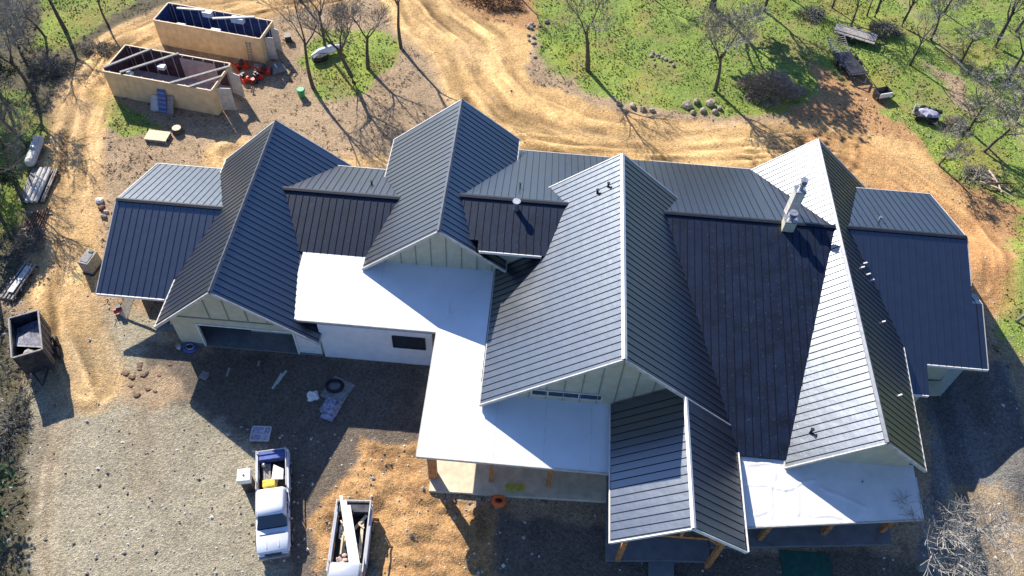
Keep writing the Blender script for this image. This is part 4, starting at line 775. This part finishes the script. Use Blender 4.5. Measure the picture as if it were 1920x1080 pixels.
a, b = (41.11, 71.47), (41.97, 69.25); mb = MB(); mb.tube([(a[0], a[1], gz(*a)+.12), (b[0], b[1], gz(*b)+.12)], [.12, .1], 6); tag(mb.build('fallen_log', ['wood']), 'pale fallen log lying alone high on the green slope', 'log')
# stones
def stone(name, p, s, m_, lb, grp, seed):
    r = random.Random(seed); mb = MB(); mb.blob((0, 0, s*.35), (s, s*r.uniform(.7, 1), s*r.uniform(.5, .75)), r, 0, 8); o = mb.build(name, [m_]); o.location = at(p); o.rotation_euler = (0, 0, r.uniform(0, 3)); tag(o, lb, 'stone', grp)
r9 = random.Random(12)
for k, (p, s) in enumerate((((13.66, 60.35), .5), ((14.55, 61.08), .42), ((15.84, 60.93), .5), ((15.12, 59.93), .36), ((14.11, 59.50), .3), ((16.21, 59.91), .33), ((16.65, 60.50), .3), ((8.57, 59.70), .4), ((9.51, 59.37), .36), ((7.28, 59.92), .33), ((10.35, 59.32), .3), ((7.87, 59.08), .28))):
    stone('field_stone', p, s, 'stonem', 'pale stone in the loose row where grass meets the dirt road', 'stones along the grass edge', k)
for k in range(16):
    p = (11.68, 67.21); q = (p[0]+r9.uniform(-1.2, 1.2), p[1]+r9.uniform(-1, 1)); stone('grey_stone', q, r9.uniform(.12, .26), 'stonem', 'dark grey stone in the small heap on the central grass', 'stones of the heap on the grass', 30+k)
for k in range(16):
    p = ((-1.13, 67.22), (-1.30, 70.04), (-0.76, 71.96))[k % 3]; q = (p[0]+r9.uniform(-.8, .8), p[1]+r9.uniform(-1.5, 1.5)); stone('dark_rock', q, r9.uniform(.12, .32), 'stonem', 'dark rock in the strip between dirt road and grass', 'rocks beside the curving road', 60+k)
for k in range(14):
    p = (-25.58, 26.83); q = (p[0]+r9.uniform(-1.3, 1.6), p[1]+r9.uniform(-1.4, 1.2)); r = random.Random(k); mb = MB(); s = r.uniform(.14, .3); mb.blob((0, 0, 0), (s, s*.8, s*.4), r); o = mb.build('soil_clod', ['clod']); o.location = at(q); tag(o, 'clod of red brown soil in the heap on the gravel left of the garage shadow', 'clod', 'soil clods on the gravel')
# ================================================================ trees
def tree_mesh(seed, H, spread, levels, ntw, trunk_r, wood='bark', twm='twig', lean=0, twr=.02, split=.35, leaves=0):
    r = random.Random(seed); T_ = MB(); C_ = MB(); Lf = MB()
    def branch(p, d, L, rad, lv, target):
        n = 4 if lv < 2 else 3; pts = [p.copy()]; rr = [rad]; q = p.copy(); dd = d.copy()
        for k in range(n):
            dd = (dd+Vector((r.uniform(-1, 1), r.uniform(-1, 1), r.uniform(-.6, .8)))*(.20 if lv else .09)).normalized(); q = q+dd*L/n
            pts.append(q.copy()); rr.append(max(rad*(1-.5*(k+1)/n), twr*.6))
        (T_ if lv <= 1 else C_).tube(pts, rr, 7 if lv == 0 else (5 if lv == 1 else 3), 0, cap=False)
        if lv >= levels:
            if leaves:
                for _ in range(leaves):
                    c = q+Vector((r.gauss(0, .28), r.gauss(0, .28), r.gauss(0, .22))); s = r.uniform(.10, .22); a = Vector((r.uniform(-1, 1), r.uniform(-1, 1), r.uniform(-.5, .5))).normalized()*s; b = a.orthogonal().normalized()*s*.7
                    Lf.face([c-a, c-b, c+a, c+b])
            return
        nb = (r.randint(3, 5) if lv == 0 else ntw)
        for k in range(nb):
            t = r.uniform(.45 if lv else 1-split, 1) if k else 1; i = min(int(t*n), n-1); bp_ = pts[i].lerp(pts[i+1], t*n-i)
            az = r.uniform(0, 6.28) if lv else k*6.28/nb+r.uniform(-.5, .5); up_ = r.uniform(.25, 1.0) if lv < 2 else r.uniform(-.35, .9)
            nd = (dd*(.75 if lv else .4)+Vector((math.cos(az), math.sin(az), 0))*spread*r.uniform(.6, 1.1)+Vector((0, 0, up_*.5))).normalized()
            branch(bp_, nd, L*r.uniform(.5, .78)*(1 if lv else 1.0), rr[i]*r.uniform(.5, .68), lv+1, None)
    d0 = Vector((lean, lean*.4, 1)).normalized(); branch(Vector((0, 0, -.1)), d0, H*.42, trunk_r, 0, None)
    me = [T_.mesh('trunk', [wood], True), C_.mesh('crown', [twm], False)]
    if leaves: me.append(Lf.mesh('foliage', ['leaf']))
    return me
V = {'oak': tree_mesh(1, 8.5, .8, 4, 5, .22, twm='twigd', split=.3), 'oakb': tree_mesh(22, 8, .75, 4, 5, .2, twm='twigd', lean=.1, split=.35),
     'grey': tree_mesh(3, 7.5, .9, 5, 4, .17, wood='bark', twm='twig', twr=.028), 'greyb': tree_mesh(44, 7, 1.0, 5, 4, .15, wood='bark', twm='twig', lean=-.15, twr=.028, split=.6),
     'small': tree_mesh(5, 5.5, .7, 4, 4, .11, wood='bark', twm='twig', twr=.018), 'pale': tree_mesh(61, 8, 1.1, 4, 6, .24, wood='twigw', twm='twigw', twr=.022, split=.55),
     'leafy': tree_mesh(7, 8.5, .9, 4, 4, .25, twm='twigd', leaves=13), 'slim': tree_mesh(8, 9.5, .5, 4, 4, .15, twm='twigd', split=.25)}
def plant_tree(kind, p, sc, rz, label, name='bare_oak_tree', group=None, tilt=(0, 0)):
    t = thing(name, label, 'tree', (p[0], p[1], gz(*p)), 0, group); t.rotation_euler = (R(tilt[0]), R(tilt[1]), R(rz)); t.scale = (sc, sc, sc)
    for me in V[kind]:
        o = bpy.data.objects.new(me.name.split('.')[0], me); S.collection.objects.link(o); o.parent = t
TR = [
 ('slim', (-14.01, 65.67), 1.05, 20, 'tall slim bare tree standing by the curving dirt road, right of the other trees'),
 ('oakb', (-17.48, 59.85), 1.0, 200, 'leaning twin limbed bare tree rooted lowest in the grass patch by the sheds'),
 ('slim', (-21.01, 58.61), 1.1, 100, 'slim dark bare tree nearest the green bin'),
 ('slim', (-21.01, 64.04), .95, 160, 'slim bare tree standing at the overturned hull'),
 ('oak', (-16.60, 62.13), .8, 290, 'bare tree in the middle of the grass patch right of the sheds'),
 ('oak', (4.31, 64.55), 1.0, 40, 'broad bare oak standing alone at the left of the central grass'),
 ('grey', (16.50, 63.06), 1.0, 0, 'bare tree with dense grey twigs at the stones on the central grass'),
 ('small', (31.61, 75.48), .95, 60, 'small bare tree behind the grey topped trailer'),
 ('small', (33.70, 77.69), .8, 130, 'small bare tree at the top edge, right of the trailer'),
 ('oakb', (34.53, 77.61), .75, 250, 'dark bare tree at the top edge above the green slope'),
 ('small', (36.45, 69.63), 1.1, 10, 'small bare tree alone in the middle of the green slope'),
 ('oakb', (46.17, 73.94), 1.0, 90, 'dark bare tree near the upper right corner of the slope'),
 ('grey', (49.21, 76.95), .9, 190, 'grey twiggy tree in the upper right corner'),
 ('greyb', (39.71, 60.23), .95, 30, 'multi branched grey tree on the right slope, above the cut poles'),
 ('greyb', (40.39, 57.43), .85, 140, 'grey tree with slanting limbs just left of the cut poles'),
 ('greyb', (44.70, 62.13), .8, 280, 'grey tree at the right edge above the cut poles'),
 ('grey', (41.52, 48.74), .75, 80, 'grey twiggy tree at the right edge beside the red soil'),
 ('small', (42.28, 79.37), .9, 220, 'small bare tree at the top edge right of the middle of the slope'),
 ('leafy', (17.24, 76.95), 1.35, 0, 'dense evergreen oak at the top edge casting the big blue shadow'),
 ('grey', (22.73, 77.13), .9, 110, 'grey twiggy tree right beside the evergreen oak at the top edge'),
 ('small', (10.50, 78.39), .9, 10, 'small bare tree at the top edge left of the evergreen oak'),
 ('oak', (-46.41, 63.88), .85, 10, 'bare dark tree with straight trunk at the top left, left of the road bend'),
 ('slim', (-42.91, 65.50), .7, 70, 'slim bare tree at the top left nearest the road bend'),
 ('grey', (-45.55, 54.68), .95, 50, 'grey twiggy tree leaning over the left wood edge, largest crown there'),
 ('greyb', (-49.70, 60.87), .9, 120, 'grey tree in the top left corner wood'),
 ('oakb', (-42.99, 47.94), .85, 200, 'thin dark tree at the left edge level with the nearer shed'),
 ('leafy', (-46.44, 52.00), .6, 300, 'low evergreen tree inside the left wood, beside the grey one'),
 ('oakb', (-42.74, 44.43), .85, 20, 'thin dark tree at the left edge above the white pipes'),
 ('leafy', (-40.95, 39.29), .55, 200, 'low evergreen tree at the left edge beside the bar stack'),
 ('oak', (-51.71, 58.15), .9, 240, 'bare tree at the far left edge, upper part of the wood'),
 ('grey', (-46.22, 45.91), .9, 340, 'grey twiggy tree at the far left edge, middle of the wood'),
 ('oak', (-39.44, 34.11), .8, 140, 'bare tree at the left edge beside the steel frames'),
 ('leafy', (-30.64, 15.09), .75, 100, 'evergreen tree in the lower left corner'),
 ('leafy', (-33.50, 18.56), .65, 10, 'evergreen tree at the left edge above the lower left corner'),
 ('oak', (-37.14, 25.14), .8, 60, 'bare tree at the left edge beside the bin trailer'),
 ('pale', (25.57, 18.46), 1.1, 200, 'large pale lichen covered bare tree in the lower right corner'),
 ('pale', (34.73, 21.14), .6, 80, 'pale bare tree at the right edge above the lower right corner'),
 ('small', (-3.07, 75.96), .8, 200, 'small dark tree at the top edge between road and central grass'),
 ('small', (-53.10, 66.53), .9, 300, 'small bare tree at the very top left corner'),
 ('small', (30.19, 78.67), .9, 33, 'small bare tree at the top edge just left of the grey topped trailer'),
 ('oakb', (37.04, 76.23), .7, 77, 'dark bare tree high on the slope above the small lone tree'),
 ('grey', (39.63, 74.24), .75, 15, 'grey twiggy tree high on the slope right of the small lone tree'),
 ('greyb', (41.66, 70.50), .7, 222, 'grey tree on the slope by the fallen log'),
 ('oak', (45.85, 68.49), .75, 300, 'bare tree near the right edge between the dark tree and the grey trees'),
 ('greyb', (35.74, 55.13), .65, 60, 'low grey tree on the slope below the loaded cart'),
 ('grey', (43.38, 54.69), .8, 190, 'grey twiggy tree at the right edge beside the cut poles'),
 ('small', (25.83, 80.06), 1.0, 50, 'small bare tree at the top edge above the round brush heap'),
 ('oak', (-40.46, 41.66), .7, 310, 'bare tree of the left wood beside the white pipes'),
 ('greyb', (-47.98, 62.80), .8, 10, 'grey tree of the left wood nearest the upper grass patch'),
 ('slim', (-25.81, 72.74), .9, 30, 'slim bare tree at the top edge behind the overturned hull'),
]
for k, (kd, p, sc, rz, lb) in enumerate(TR):
    sc *= {'pale': 1.0, 'leafy': 1.1}.get(kd, 1.22)
    plant_tree(kd, p, sc, rz, lb, 'evergreen_oak_tree' if kd == 'leafy' else 'bare_oak_tree')
t = thing('fallen_tree', 'bare leaning grey trunk on the grass at the right edge', 'tree', at((36.27, 37.04)), 0); mb = MB(); mb.tube([(0, 0, -.1), (.4, .2, .8), (.9, .5, 1.8), (1.5, .6, 2.6), (2.4, 1.0, 3.8)], [.13, .11, .1, .08, .05], 7); mb.build('trunk', ['twig'], t, True)
mb = MB(); r = random.Random(5)
for k in range(14):
    a = Vector((.9+k*.1, .5+k*.03, 1.8+k*.14)); mb.tube([a, a+Vector((r.uniform(-.5, .6), r.uniform(-.6, .6), r.uniform(.2, .7))), a+Vector((r.uniform(-.9, 1), r.uniform(-1, 1), r.uniform(.4, 1.2)))], [.04, .025, .01], 3, 0, False)
mb.build('crown', ['twig'], t)
# brush heaps
def brush(p, rx, ry, h, n, seed, label, m_='brush'):
    r = random.Random(seed); mb = MB()
    for k in range(n):
        a = r.uniform(0, 6.28); q = math.sqrt(r.random())*(1+.22*math.sin(3*a+seed)+.12*math.sin(7*a)); q = min(q, 1.25); c = Vector((rx*q*math.cos(a), ry*q*math.sin(a), h*max(.05, 1-q*q)*r.uniform(.1, 1)))
        d = Vector((math.cos(a)*.7+r.uniform(-.6, .6), math.sin(a)*.7+r.uniform(-.6, .6), r.uniform(-.1, .9))).normalized()*r.uniform(.4, 1.1)
        e = Vector((r.uniform(-.2, .2), r.uniform(-.2, .2), r.uniform(-.1, .2)))
        mb.tube([c-d*.4, c+e, c+d*.6], [.035, .022, .008], 3, 0, False)
    o = mb.build('brush_heap', [m_]); o.location = at(p); tag(o, label, 'brush', 'brush heaps')
brush((21.69, 63.56), 2.9, 1.9, 2.3, 1500, 1, 'big round heap of grey brown brush on the central grass')
brush((34.80, 74.79), 1.8, 1.2, 1.3, 500, 2, 'dark brush heap beside the grey topped trailer', 'twigd')
brush((38.57, 60.61), 1.2, 1.0, .9, 260, 3, 'low brush heap right of the loaded cart', 'brush')
brush((-5.49, 74.64), 3.2, 1.6, 1.2, 600, 4, 'long brown brush heap at the top edge above the curving road', 'rust')
brush((27.64, 76.85), 1.6, 1.2, .9, 300, 5, 'brush heap at the top edge right of the evergreen oak', 'twigd')
brush((-42.26, 61.45), 1.8, 1.2, .5, 300, 6, 'flat brush heap at the wood edge inside the road bend', 'twigd')
brush((-45.46, 58.17), 2.2, 1.6, .8, 420, 7, 'brush heap at the left wood edge beside the largest grey crown', 'twigd')
brush((-38.03, 37.68), 1.3, 1.6, .6, 240, 8, 'brush heap between the bar stack and the steel frames', 'twigd')
brush((-32.58, 22.37), 1.2, 3.2, .5, 300, 9, 'low brush strip at the left edge below the bin trailer', 'twigd')
brush((38.77, 54.14), 1.6, 1.2, .6, 260, 10, 'brush heap left of the cut poles on the right slope', 'twig')
